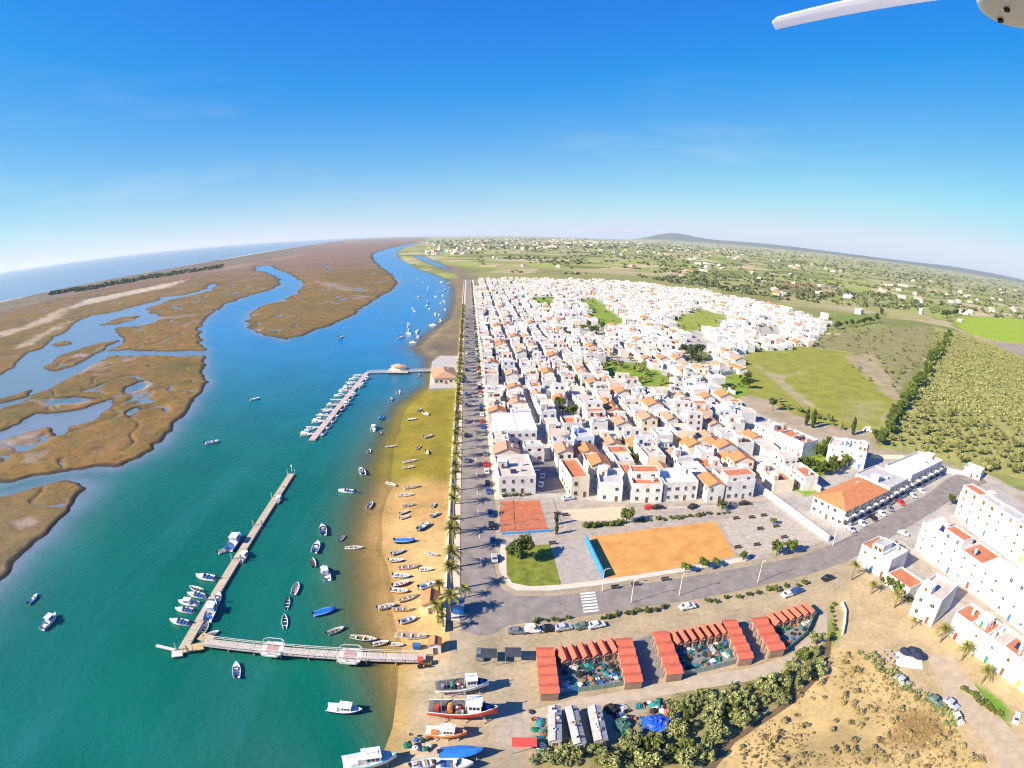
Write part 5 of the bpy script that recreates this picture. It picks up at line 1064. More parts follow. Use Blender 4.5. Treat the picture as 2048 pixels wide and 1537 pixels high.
# the square and the road
for kind, px, py, s, l in [('round',1040,1120,1.5,'dense dark tree on the corner lawn'), ('round',1022,1116,.75,'smaller tree at the edge of the corner lawn'), ('cypress',1113,1050,.55,'clipped tree between court and paved yard, farther one'), ('cypress',1113,1070,.5,'clipped tree between court and paved yard, nearer the lawn'), ('round',1252,1046,1.0,'leafy tree at the end of the dark hedge'), ('round',1443,1022,.8,'small tree in front of the narrow white house'), ('round',1370,1146,.62,'small round tree beside the sand pitch, first along the road'), ('round',1405,1139,.7,'small round tree beside the sand pitch, in the middle'), ('round',1430,1134,.55,'small round tree beside the sand pitch, paired with its neighbour'), ('round',1486,1122,.6,'round tree at the corner of the sand pitch'), ('round',1552,1112,.95,'broad tree by the road below the gravel ground'), ('round',1582,1108,.9,'twin of the broad tree below the gravel ground'), ('round',1545,1050,.5,'small tree by the thick white wall'), ('pine',1545,822,.8,'tall dark tree at the field edge behind the terrace'), ('pine',1498,778,.75,'tall dark tree where the field meets the town'), ('cypress',1625,856,1.2,'dark cypress with long shadow on the green field'), ('cypress',1612,852,1.1,'cypress leaning next to a darker one'), ('cypress',1705,870,1.1,'cypress beside the white shed in the field'), ('pine',1382,722,1.35,'tallest dark tree inside the town'), ('pine',1402,715,1.2,'dark spreading tree beside the tallest one'), ('pine',1368,712,1.0,'dark tree in the clump inside the town'), ('pine',1395,735,1.0,'dark tree in front of the clump inside the town'), ('round',1138,835,1.1,'green tree in a courtyard behind the market hall'), ('round',1125,828,.9,'tree in a courtyard near the market hall'), ('round',1790,1190,.8,'bright green tree in the front garden by the palms'), ('round',1775,1175,.7,'leafy tree at the corner terrace garden'), ('round',1900,1010,.8,'green tree between the terraces and the road'), ('round',1925,1035,.6,'small tree in the garden behind the middle terrace'), ('round',1800,1110,.6,'tree between the corner and middle terraces'), ('round',1785,1098,.55,'small tree behind the corner terrace')]:
    pl(kind, px, py, s, l)
for a, b_, n, s, l, g in [((1165,1056),(1246,1050),9,.8,'dense dark bush in the hedge behind the sand pitch','hedge behind the sand pitch'), ((1268,1046),(1462,1026),15,.55,'low bush in the strip between square and street','low hedge along the street'), ((1000,994),(1065,990),7,.5,'clipped bush below the white two-storey building','hedge at the red court'), ((1062,1244),(1140,1240),7,.42,'low bush on the verge between road and parked cars','verge bushes'), ((1195,1236),(1340,1216),12,.55,'shrubby bush on the verge above the red sheds','verge bushes above the sheds'), ((1400,1208),(1620,1166),11,.6,'leafy bush along the road opposite the gravel ground','bushes opposite the gravel ground'), ((1762,1158),(1822,1206),8,.6,'bright bush of the garden hedge by the palms','garden hedge'), ((1925,1378),(2005,1440),11,.6,'green bush on the verge of the sandy road','verge of the sandy road'), ((1664,1205),(1668,1275),8,.4,'small bush on the narrow green strip','narrow green strip')]:
    A, B = W(*a), W(*b_)
    for i in range(n):
        p = A.lerp(B, (i + .5) / n); plant('hedge', p.x + rv.uniform(-.5, .5), p.y + rv.uniform(-.5, .5), s * rv.uniform(.75, 1.3), l, g)
# tree rows round the fields
def trow(a, b_, n, kind, s, l, g, j=2.0):
    A, B = W(*a), W(*b_)
    for i in range(n):
        p = A.lerp(B, (i + rv.uniform(.2, .8)) / n); plant(kind, p.x + rv.uniform(-j, j), p.y + rv.uniform(-j, j), s * rv.uniform(.7, 1.35), l, g)
trow((1750,895),(1815,800),26,'round',1.15,'tree in the row dividing green field and olive grove','tree row by the olive grove'); trow((1815,800),(1900,672),30,'round',1.6,'tree in the far half of the row beside the olive grove','far tree row by the olive grove', 3)
trow((1655,662),(1752,645),16,'pine',.9,'dark tree of the windbreak beside the last white houses','windbreak by the houses', 3); trow((1752,645),(1765,625),6,'pine',.9,'dark tree of the windbreak bending away inland','windbreak bend', 3); trow((1880,637),(1935,630),10,'pine',1.2,'dark tree of the windbreak at the bright field','windbreak at the bright field', 3)
trow((1540,800),(1700,862),12,'olive',.9,'grey-green tree along the lower edge of the field','trees at the field edge', 4)
def scatter(poly, n, kind, s, l, g, mind=3.0, name=None):
    xs = [p[0] for p in poly]; ys = [p[1] for p in poly]; done = []; tries = 0
    while len(done) < n and tries < n * 30:
        tries += 1; px, py = rv.uniform(min(xs), max(xs)), rv.uniform(min(ys), max(ys))
        if not inpoly(px, py, poly): continue
        p = W(px, py)
        if any((p.x - q.x) ** 2 + (p.y - q.y) ** 2 < mind * mind for q in done): continue
        done.append(p); plant(kind, p.x, p.y, s * rv.uniform(.5, 1.4), l, g, name=name, sz=rv.uniform(.75, 1.3))
for gi, (g, n) in enumerate(zip(GREENS, (16, 12, 7, 34, 7, 8, 18, 12, 12, 4, 0))):
    scatter(g, n, rv.choice(('round', 'olive')), .95, f'garden tree in the {ORD[gi]} green pocket among the houses', f'{ORD[gi]} green pocket', 3.5, 'garden_tree')
scatter([(1690,725),(1740,715),(1790,775),(1760,790)], 7, 'olive', .8, 'lone bush on the bare patch of the green field', 'bushes on the bare patch', 6)
scatter([(1600,695),(1640,670),(1700,662),(1860,652),(1868,690),(1830,740),(1790,770),(1740,712),(1690,700)], 90, 'olive', 1.0, 'grey-green tree on the rough ground beyond the field', 'trees on the rough ground', 6, 'field_tree')
courts = [c for c in cand if rv.random() < .2][:95]
for (x, y_, dep, wfr, side, li) in courts: plant(rv.choice(('round', 'hedge')), x + (dep / 2 + .9) * (1 if side == 0 else -1), y_ + wfr / 2, rv.uniform(.5, .95), 'leafy courtyard plant squeezed between the houses', 'courtyard greenery', 0)
# olive grove: the trees that show largest as trees, the rest one mass
cand2 = []; gp = [(1868,662),(1940,676),(2052,722),(2052,955),(1960,945),(1880,915),(1768,892),(1800,822),(1850,750)]
for i in range(-10, 110):
    for j in range(0, 130):
        x = 150 + i * 6.4 + (j % 2) * 2.5 + rv.uniform(-1.6, 1.6); y_ = 150 + j * 6.0 + rv.uniform(-1.6, 1.6)
        px, py = PX((x, y_, 0))
        if inpoly(px, py, gp) and rv.random() < .55 + .55 * vn1(x * 3, y_ * 3): cand2.append((x, y_))
cand2.sort(key=lambda c: math.hypot(*c))
for x, y_ in cand2[:200]: plant('olive', x, y_, rv.uniform(.5, 1.5), 'olive tree in the grove behind the white terraces', 'olive grove')
def blob_mass(name, pts, m_, label, nl=26, leaf=.33):
    """pts: x, y, z, radius, height factor; each a loose heap of leaf faces"""
    P = np.array(pts); n = len(P); rs_ = np.random.RandomState(3); k = np.repeat(np.arange(n), nl); d = rs_.normal(size=(n * nl, 3)); d /= np.linalg.norm(d, axis=1)[:, None]; d[:, 2] = np.abs(d[:, 2])
    c = P[k, :3] + d * (P[k, 3] * (.45 + .6 * rs_.rand(n * nl)))[:, None] * np.stack([np.ones(n * nl), np.ones(n * nl), P[k, 4]], 1)
    nrm = d + rs_.normal(size=d.shape) * .5; u = np.cross(nrm, rs_.normal(size=d.shape)); u /= np.linalg.norm(u, axis=1)[:, None]; v = np.cross(nrm, u); v /= np.linalg.norm(v, axis=1)[:, None]
    s = (P[k, 3] * leaf * (1.0 + .6 * rs_.rand(n * nl)))[:, None]
    V = np.stack([c - u * s, c - v * s * .7, c + u * s, c + v * s * .7], 1).reshape(-1, 3); Nq = n * nl
    me = bpy.data.meshes.new(name); me.vertices.add(len(V)); me.vertices.foreach_set('co', V.astype(np.float32).ravel()); me.loops.add(Nq * 4); me.loops.foreach_set('vertex_index', np.arange(Nq * 4, dtype=np.int32)); me.polygons.add(Nq); me.polygons.foreach_set('loop_start', np.arange(Nq, dtype=np.int32) * 4)
    me.materials.append(m_); me.update(calc_edges=True); return struct(name, me, 'stuff', label)
if len(cand2) > 200: blob_mass('olive_grove', [(x, y_, .6, rv.uniform(1.0, 2.8), 1.0) for x, y_ in cand2[200:]], LM['olive'], 'far part of the olive grove, trees merging into one another', 40, .22)
# distant woodland over the plain
def far_pts(poly, n, r0, r1):
    xs = [p[0] for p in poly]; ys = [p[1] for p in poly]; X, Y, Rr = [], [], []
    while len(X) < n:
        px, py = rv.uniform(min(xs), max(xs)), rv.uniform(min(ys), max(ys))
        if not inpoly(px, py, poly): continue
        p = W(px, py)
        if vn1(p.x, p.y) < rv.uniform(.36, .62): continue
        X.append(p.x); Y.append(p.y); Rr.append(rv.uniform(r0, r1) * (1 + math.hypot(p.x, p.y) / 9000))
    X, Y = np.array(X), np.array(Y); D = wdist(X, Y); Z = ground_h(X, Y, D); k = D > 3
    return list(zip(X[k], Y[k], Z[k], np.array(Rr)[k], np.full(k.sum(), .85)))
pts = far_pts([(900,500),(1000,484),(1300,488),(1540,506),(1800,545),(2050,590),(2050,640),(1900,630),(1700,612),(1560,600),(1400,575),(1250,552),(1000,545)], 1900, 3.0, 6.5)
pts += far_pts([(850,482),(1000,476),(1260,480),(1540,500),(1800,535),(2050,575),(2050,600),(1800,560),(1540,520),(1250,500),(900,498)], 1100, 5, 11)
blob_mass('distant_woodland', pts, LM['far'], 'dark scattered trees and woods over the far plain', 16, .42)
pts = []
for i in range(420):
    px = rv.uniform(100, 445); q = np.interp(px, [0, 100, 200, 300, 400, 445], [606, 589, 572, 553, 538, 532]) + rv.uniform(-1, 5 if px > 150 else 2); p = G(px, q); pts.append((p.x, p.y, p.z, rv.uniform(4, 8), .8))
blob_mass('dune_woodland', pts, LM['dark'], 'dark band of trees behind the dunes of the barrier island', 16, .42)
# bush belt between the track and the ditch
belt = [(1345,1400),(1420,1385),(1500,1368),(1570,1340),(1620,1300),(1645,1250),(1660,1290),(1640,1340),(1590,1385),(1520,1430),(1450,1475),(1400,1537),(1150,1537),(1150,1500),(1240,1495),(1330,1475)]
scatter(belt, 50, 'bush', 1.0, 'grey-green bush in the thicket between dirt track and ditch', 'thicket along the ditch', 2.1)
scatter(belt, 20, 'hedge', 1.0, 'darker green bush in the thicket between dirt track and ditch', 'green bushes along the ditch', 2.2)
scatter(belt, 15, 'olive', .95, 'taller pale tree in the thicket between dirt track and ditch', 'pale trees along the ditch', 3, 'thicket_tree')
scatter([(1060,1515),(1150,1490),(1160,1537),(1060,1537)], 8, 'bush', .8, 'bush behind the grey sheds', 'bushes behind the grey sheds', 2)
# scrub and dry grass on the sandy flat
flatp = [(1440,1537),(1500,1470),(1580,1410),(1640,1340),(1665,1300),(1710,1315),(1790,1365),(1890,1440),(1985,1537)]
scatter(flatp, 95, 'scrub', 1.0, 'low dry shrub on the ochre flat', 'shrubs on the ochre flat', 1.1)
scatter([(1700,1300),(1760,1320),(1860,1400),(1920,1450),(1890,1450),(1790,1365)], 34, 'bush', .5, 'dark bush on the edge of the sandy lot', 'bushes at the lot edge', 1.6)
pts = []
while len(pts) < 900:
    px, py = rv.uniform(1400, 2000), rv.uniform(1290, 1537)
    if inpoly(px, py, flatp):
        p = W(px, py)
        if vn1(p.x * 8, p.y * 8) > rv.uniform(.4, .62): pts.append((p.x, p.y, 0, rv.uniform(.12, .38), .7))
blob_mass('dry_grass', pts, LM['scrub'], 'dry tufts of grass covering the ochre flat', 9, .5)
for v_ in VAR.values():
    for r in v_: tree_del(r)
# ================================================================== cars
CC = {'white': paint('car_white', (0.75, 0.75, 0.75), .3), 'black': paint('car_black', (0.015, 0.015, 0.018), .25), 'silver': paint('car_silver', (0.45, 0.46, 0.48), .3), 'red': paint('car_red', (0.55, 0.03, 0.02), .3), 'blue': paint('car_blue', (0.03, 0.08, 0.28), .3), 'grey': paint('car_grey', (0.16, 0.17, 0.18), .3), 'green': paint('car_green', (0.12, 0.18, 0.14), .3)}
def car_proto(van=False):
    r = link('car', None); L, Wd = 4.2, 1.72; h1, h2 = .82, (1.45 if not van else 1.9)
    prof = [(-2.1, .35), (-2.1, .78), (-1.95, .9), (-1.5, .92), (-1.05 if not van else -1.9, h2), (.35, h2), (1.0, .95), (1.95, .8), (2.1, .6), (2.1, .35)]
    b = MB(); n = len(prof); ins = lambda z: 0 if z < .95 else .16
    lft = [(x, -Wd/2 + ins(z), z) for x, z in prof]; rgt = [(x, Wd/2 - ins(z), z) for x, z in prof]
    b.add(lft + rgt, [tuple(range(n)), tuple(range(2 * n - 1, n - 1, -1))] + [(i, n + i, n + (i + 1) % n, (i + 1) % n)[::-1] for i in range(n)])
    link('body', b.mesh('body', [CC['white']]), r)
    xr = -1.05 if not van else -1.9
    link('windscreen', MB().add([(.42, -.6, h2 - .04), (.42, .6, h2 - .04), (1.0, .66, 1.0), (1.0, -.66, 1.0)], [(0, 3, 2, 1)]).mesh('windscreen', [M_GLASS]), r, (.03, 0, .03))
    link('rear_window', MB().add([(xr, -.6, h2 - .04), (xr, .6, h2 - .04), (-1.48, .64, .98), (-1.48, -.64, .98)], [(0, 1, 2, 3)]).mesh('rear_window', [M_GLASS]), r, (-.03, 0, .03))
    for s in (-1, 1): link('side_window', MB().box(-1.2, .55, s * .70 - .015, s * .70 + .015, 1.0, h2 - .1).mesh('side_window', [M_GLASS]), r, (0, s * .02, 0))
    wh = MB().tube([(0, -.1, 0), (0, .1, 0)], .32, 12).tube([(0, -.11, 0), (0, .11, 0)], .18, 8, 1).mesh('wheel', [M_DARK, M_METAL])
    for x in (-1.3, 1.32):
        for s in (-1, 1): link('wheel', wh, r, (x, s * .8, .32))
    for s in (-1, 1): link('headlight', MB().box(2.06, 2.13, s * .6 - .16, s * .6 + .16, .6, .74).mesh('headlight', [M_WHITE]), r)
    return r
CP = {False: car_proto(), True: car_proto(True)}
def car(px, py, col, where, ang=None, world=None, van=False, group=None, z=0.0, label=None):
    if world: x, y, hd = world
    else:
        p = W(px, py); e = W(px + 6 * math.cos(R(ang)), py - 6 * math.sin(R(ang))); x, y, hd = p.x, p.y, math.atan2(e.y - p.y, e.x - p.x)
    o = tree_copy(CP[van], None, {'body': CC[col]}); o.name = 'parked_van' if van else 'parked_car'; o.location = (x, y, z + .02); o.rotation_euler = (0, 0, hd)
    return tag(o, label or f"{col} {'van' if van else 'car'} {where}", 'van' if van else 'car', group)
CG = 'cars parked above the red sheds'
for px, c, a in ((1034, 'grey', 2), (1067, 'white', 3), (1098, 'black', 5), (1126, 'silver', 10), (1166, 'green', 10), (1192, 'white', 12)): car(px, 1266 - (px - 1034) * .075, c, f'parked between the verge bushes and red sheds{", beside the grey one" if px == 1067 else ""}', a, group=CG, van=px == 1067)
for px, py, c, a, w in ((1374,1217,'white',12,'parked on the verge opposite the sand pitch'), (1576,1192,'white',20,'parked beside the last red sheds'), (1655,1160,'black',20,'parked by the road at the sandy lot'), (1592,1186,'blue',20,'parked beside the white car by the last sheds'), (1700,1062,'silver',-40,'parked below the orange-roofed building, first in line'), (1722,1050,'white',-40,'parked below the orange-roofed building'), (1745,1039,'black',-40,'parked below the orange-roofed building'), (1762,1030,'white',-40,'parked at the foot of the balconies'), (1778,1020,'grey',-40,'parked next to the red car'), (1801,1008,'red',-38,'parked below the grey apartment block'), (1826,994,'silver',-40,'parked at the end block'), (1842,985,'white',-40,'parked at the end block'), (1806,1070,'white',-20,'parked beside the middle terrace'), (2031,1440,'white',70,'parked on the sandy road beside the green verge'), (1900,1412,'silver',-35,'parked at the edge of the dark scrub'), (1912,1440,'white',-55,'parked off the sandy road'), (1802,1366,'silver',-35,'half hidden among bushes at the lot edge'), (1868,1405,'green',-35,'in the bushes by the sandy road'), (1300,1018,'red',5,'parked on the street before the round-windowed house'), (1316,1018,'black',5,'parked on the street next to the red one'), (1385,1016,'black',30,'parked at the corner house'), (1465,1012,'grey',5,'parked before the house with the orange back roof'), (1490,1010,'black',5,'parked at the end of the street'), (1075,940,'white',80,'on the dark parking ground'), (1085,955,'silver',80,'on the dark parking ground'), (1082,972,'white',80,'at the near end of the dark parking ground'), (1136,1000,'white',10,'parked beside the cream house'), (960,1312,'grey',85,'parked beside the dark shelters')):
    car(px, py, c, w, a)
rc = random.Random(3)
for i in range(44):
    y = 132 + i * 8.2 + rc.uniform(-1.5, 1.5)
    if rc.random() < .22: continue
    c = rc.choice(list(CC)); car(0, 0, c, '', world=(ax(-7.0, y), y, math.pi / 2 + .08 + (math.pi if rc.random() < .5 else 0)), z=.03, label=f'{c} car parked along the house side of the promenade road', group=f'{c} cars on the promenade road')
for i in range(16):
    y = 200 + i * 24 + rc.uniform(-6, 6); c = rc.choice(list(CC)); car(0, 0, c, '', world=(ax(-14.4, y), y, math.pi / 2 + .08), z=.03, label=f'{c} car parked in the palm shade of the promenade road', group=f'{c} cars in the palm shade')
for k in CP.values(): tree_del(k)
# ================================================================== red-roofed fishermen's sheds
def shed(c, rz, w, d, h, rh, m, label, group, wallm=M_WHITE, name='fishing_shed', o=.18, door=True):
    t = thing(name, label, 'shed', (c.x, c.y, 0), rz, group)
    link('wall', gable_shell(w, d, h, rh).mesh('wall', [wallm]), t); link('roof', gable_roof(w, d, h, rh, o, .1).mesh('roof', [m]), t)
    if door: link('door', DOORM['brown'], t, (0, -d/2, 0), 0, (.9, 1, .85))
    return t
M_SHD = mat('shed_wall', (0.24, 0.15, 0.11), .9, .3)
def shed_column2(q, n, lab, g, z=2.5):
    a, b_, c, d = [W(*p, z) for p in q]; L0, L1 = (a + b_) / 2, (c + d) / 2; w = ((b_ - a).length + (c - d).length) / 2 - .36; v = L1 - L0; u = v.normalized(); L = v.length / n
    for i in range(n):
        ce = L0 + u * (L * (i + .5)); shed(ce, math.atan2(u.y, u.x), L - .36, w, 2.25 + .06 * (i % 2), .4, M_RED, f'{lab}, {ORD[i]} from the road', g, M_SHD, o=.16)
def shed_row(a, b_, n, dep, lab, g, z=2.6):
    A, B = W(*a, z), W(*b_, z); v = B - A; u = v.normalized(); nn = Vector((u.y, -u.x, 0)); L = v.length / n
    for i in range(n):
        ce = A + u * (L * (i + .5)) + nn * (dep / 2); shed(ce, math.atan2(u.y, u.x), L - .30, dep, 1.75, .95, M_RED, f'{lab}, {ORD[i]} along the row', g, M_SHD, o=.12)
shed_column2([(1071,1294),(1108,1293),(1120,1386),(1080,1387)], 5, 'red flat-gabled shed in the column beside the boatyard', 'first shed column')
shed_row((1111,1294),(1230,1275), 6, 4.4, 'narrow steep red shed of the first court', 'first court shed row')
shed_column2([(1231,1275),(1262,1275),(1288,1360),(1249,1367)], 5, 'red shed in the column closing the first court', 'second shed column')
shed_column2([(1304,1260),(1336,1263),(1366,1343),(1336,1353)], 4, 'red shed in the column opening the second court', 'third shed column')
shed_row((1338,1263),(1443,1242), 7, 4.2, 'narrow steep red shed of the second court', 'second court shed row')
shed_column2([(1444,1239),(1471,1238),(1509,1313),(1479,1320)], 5, 'red shed in the column closing the second court', 'fourth shed column')
shed_column2([(1500,1236),(1531,1231),(1570,1295),(1543,1305)], 4, 'red shed in the column opening the last court', 'fifth shed column')
shed_row((1533,1228),(1617,1203), 6, 4.0, 'narrow steep red shed of the last court', 'last court shed row')
M_YARD = mat('yard_floor', (0.22, 0.20, 0.18), .9, .35, .8)
for q in ([(1110,1318),(1232,1304),(1254,1368),(1122,1388)], [(1338,1284),(1446,1265),(1482,1322),(1364,1350)], [(1540,1248),(1615,1228),(1625,1255),(1570,1302)], [(1266,1282),(1304,1270),(1334,1352),(1292,1362)], [(1475,1246),(1500,1240),(1540,1304),(1512,1312)]): flat('yard', q, .06, M_YARD)
def fence(px, h, m, label):
    t = thing('yard_fence', label, 'fence', (0, 0, 0)); pts = WL(px)
    for a, c in zip(pts[:-1], pts[1:]):
        n = max(1, int((c - a).length / 2.2))
        for i in range(n):
            p, q = a.lerp(c, i / n), a.lerp(c, (i + .97) / n); link('panel', MB().bar(p + Vector((0, 0, h / 2)), q + Vector((0, 0, h / 2)), .08, h).mesh('panel', [m]), t)
            link('post', MB().bar(p, p + Vector((0, 0, h + .15)), .14).mesh('post', [M_METAL]), t)
fence([(1082,1393),(1122,1389),(1157,1384)], 1.8, paint('fence_blue', (0.02, 0.16, 0.36)), 'blue panel fence closing the first shed court'); fence([(1157,1384),(1205,1378),(1250,1371)], 1.4, paint('fence_green', (0.16, 0.24, 0.20)), 'grey-green fence beside the blue one'); fence([(1366,1352),(1425,1340),(1480,1325)], 1.4, paint('fence_green2', (0.18, 0.26, 0.24)), 'grey-green fence closing the second shed court'); fence([(1572,1304),(1612,1270),(1632,1225)], 1.4, paint('fence_teal', (0.05, 0.26, 0.22)), 'teal fence curving round the last court')
# gear in the yards
def lump(seed, n=10, m=5, rx=1, ry=1, h=.8):
    rg_ = random.Random(seed); b = MB(); v = []
    for j in range(m + 1):
        t = j / m
        for i in range(n):
            a = i * 2 * math.pi / n; k = math.cos(t * math.pi / 2) * rg_.uniform(.75, 1.2); v.append((rx * k * math.cos(a), ry * k * math.sin(a), h * math.sin(t * math.pi / 2) * rg_.uniform(.7, 1.15)))
    b.add(v, [(j * n + i, j * n + (i + 1) % n, (j + 1) * n + (i + 1) % n, (j + 1) * n + i) for j in range(m) for i in range(n)] + [tuple(m * n + i for i in range(n))]); return b
GM = {'green': mat('net_dark_green', (0.02, 0.16, 0.09), .9, .4, 4), 'blue': mat('net_blue', (0.03, 0.13, 0.33), .9, .4, 4), 'orange': mat('net_orange', (0.5, 0.16, 0.04), .9, .4, 4), 'white': mat('net_white', (0.6, 0.58, 0.54), .9, .3, 4), 'black': mat('net_black', (0.03, 0.03, 0.035), .9, .4, 4), 'teal': mat('net_teal', (0.03, 0.22, 0.22), .9, .4, 4), 'brown': mat('net_brown', (0.22, 0.14, 0.08), .9, .4, 4)}
LUMP = {c: [lump(s).mesh('net_pile', [m_]) for s in (1, 2)] for c, m_ in GM.items()}
TRAPB = MB()
for z in (0, .55): 
    for a, c in (((-.5, -.35), (.5, -.35)), ((.5, -.35), (.5, .35)), ((.5, .35), (-.5, .35)), ((-.5, .35), (-.5, -.35))): TRAPB.bar((a[0], a[1], z + .03), (c[0], c[1], z + .03), .07)
for x in (-.5, .5):
    for y_ in (-.35, .35): TRAPB.bar((x, y_, 0), (x, y_, .6), .07)
TRAPB.box(-.47, .47, -.32, .32, .04, .12); TRAPB.box(-.3, .3, -.2, .2, .12, .45)
TRAP = {c: TRAPB.mesh('fish_trap', [m_]) for c, m_ in GM.items()}
CRT = {}
for c, m_ in GM.items():
    b = MB()
    for x0, x1, y0, y1 in ((-.4, .4, -.3, -.26), (-.4, .4, .26, .3), (-.4, -.36, -.26, .26), (.36, .4, -.26, .26)): b.box(x0, x1, y0, y1, 0, .3)
    CRT[c] = b.box(-.36, .36, -.26, .26, .01, .05).mesh('fish_crate', [m_])
rk = random.Random(8); ng = 0
YARDS = [([(1124,1330),(1230,1312),(1250,1362),(1130,1380)], 85, 'first shed court'), ([(1345,1290),(1446,1270),(1474,1315),(1372,1343)], 80, 'second shed court'), ([(1548,1252),(1612,1232),(1620,1252),(1572,1294)], 26, 'last shed court'), ([(1225,1420),(1345,1395),(1345,1470),(1235,1475)], 40, 'tarpaulin yard'), ([(1060,1420),(1095,1415),(1095,1500),(1060,1500)], 16, 'corner of the grey sheds'), ([(1230,1490),(1070,1500),(1070,1520),(1180,1515)], 14, 'back of the grey sheds'), ([(820,1470),(870,1465),(870,1500),(810,1505)], 10, 'boatyard slip')]
for poly, n, nm in YARDS:
    xs = [p[0] for p in poly]; ys = [p[1] for p in poly]; k = 0; done = []
    for _ in range(2500):
        if k >= n: break
        px, py = rk.uniform(min(xs), max(xs)), rk.uniform(min(ys), max(ys))
        if not inpoly(px, py, poly): continue
        p = W(px, py)
        if any(math.hypot(p.x - q.x, p.y - q.y) < .62 for q in done): continue
        done.append(p); k += 1; c = rk.choices(list(GM), (3, 2, 1, 4, 4, 3, 3))[0]; ty = rk.choice(('net_pile', 'net_pile', 'fish_trap', 'fish_crate')); me = {'net_pile': rk.choice(LUMP[c]), 'fish_trap': TRAP[c], 'fish_crate': CRT[c]}[ty]
        s = rk.uniform(.35, .85) if ty == 'net_pile' else rk.uniform(.9, 1.5)
        o = link(ty, me, None, (p.x, p.y, .06), rk.uniform(0, 6.28), (s, s * rk.uniform(.7, 1.2), s * rk.uniform(.6, 1.1)))
        tag(o, f"{c} {({'net_pile': 'heap of fishing net', 'fish_trap': 'fish trap frame', 'fish_crate': 'open fish crate'})[ty]} lying in the {nm}", {'net_pile': 'net', 'fish_trap': 'trap', 'fish_crate': 'crate'}[ty], f'{c} gear in the {nm}')
# grey corrugated sheds
M_CORR = roofmat('corrugated_grey', (0.40, 0.385, 0.37)); M_SHW = mat('shed_grey_wall', (0.35, 0.33, 0.31), .9, .3)
for q, l in (([(1095,1412),(1123,1412),(1124,1480),(1096,1480)], 'long grey corrugated shed beside the boatyard'), ([(1127,1413),(1157,1413),(1171,1482),(1149,1488)], 'middle one of three grey corrugated sheds, patched roof'), ([(1174,1412),(1203,1412),(1216,1475),(1189,1482)], 'grey corrugated shed next to the green tarpaulins')):
    a, b_, c, d = [W(*p, 2.6) for p in q]; L0, L1 = (a + b_) / 2, (c + d) / 2; u = (L0 - L1).normalized(); w = ((b_ - a).length + (c - d).length) / 2 - .4
    t = shed((L0 + L1) / 2, math.atan2(u.y, u.x) - math.pi / 2, w, (L0 - L1).length, 2.3, .35, M_CORR, l, None, M_SHW, 'grey_shed')
    for i in range(7): link('roof_weight', MB().box(-.3, .3, -.2, .2, 0, .25).mesh('roof_weight', [GM[rk.choice(('brown', 'black', 'white'))]]), t, (rk.uniform(-.3, .3) * w, rk.uniform(-.4, .4) * (L0 - L1).length, 2.62), rk.uniform(0, 3))
def tarp(px, py, rx, ry, h, col, label, seed=1):
    p = W(px, py); return tag(link('tarpaulin_heap', lump(seed, 14, 6, rx, ry, h).mesh('tarpaulin_heap', [col]), None, (p.x, p.y, .05)), label, 'tarpaulin')
tarp(1312,1448,2.6,2.0,1.5, paint('tarp_vivid_blue', (0.01, 0.08, 0.55), .5), 'vivid blue tarpaulin over a heap in the thicket', 3); tarp(1335,1428,1.0,.9,1.1, paint('tarp_pink', (0.65, 0.12, 0.16), .5), 'pink tarpaulin heap beside the vivid blue one', 4); tarp(1350,1434,1.0,.8,.9, GM['white'], 'pale cloth heap beside the pink tarpaulin', 5)
tarp(1222,1420,1.5,1.3,1.4, GM['black'], 'dark grey tarpaulin heap behind the grey sheds', 6); tarp(1245,1452,2.0,1.7,1.3, paint('tarp_green', (0.04, 0.11, 0.09), .6), 'dark green tarpaulin over gear by the thicket', 7); tarp(1310,1412,1.4,1.0,.9, GM['teal'], 'teal net heap at the edge of the dirt track', 8)
for px, py, c, l in ((1048,1500,'red','red awning shelter at the foot of the boatyard'),):
    p = W(px, py); t = thing('awning', l, 'shelter', (p.x, p.y, 0))
    link('canopy', MB().box(-2.2, 2.2, -1.1, 1.1, 2.3, 2.38).mesh('canopy', [paint('awning_red', (0.6, 0.07, 0.05), .6)]), t)
    for x in (-2.1, 2.1):
        for y_ in (-1, 1): link('post', MB().box(x - .05, x + .05, y_ - .05, y_ + .05, 0, 2.3).mesh('post', [M_METAL]), t)
for k, (px, py) in enumerate(((978,1322), (1026,1320))):
    p = W(px, py); t = thing('shelter', ('dark canopy shelter beside the boatyard entrance', 'dark canopy shelter nearest the red sheds')[k], 'shelter', (p.x, p.y, 0))
    link('canopy', MB().box(-1.7, 1.7, -1.5, 1.5, 2.2, 2.32).mesh('canopy', [mat('canopy_dark', (0.05, 0.055, 0.065), .8, .3)]), t)
    for x in (-1.6, 1.6):
        for y_ in (-1.4, 1.4): link('post', MB().box(x - .05, x + .05, y_ - .05, y_ + .05, 0, 2.2).mesh('post', [M_METAL]), t)
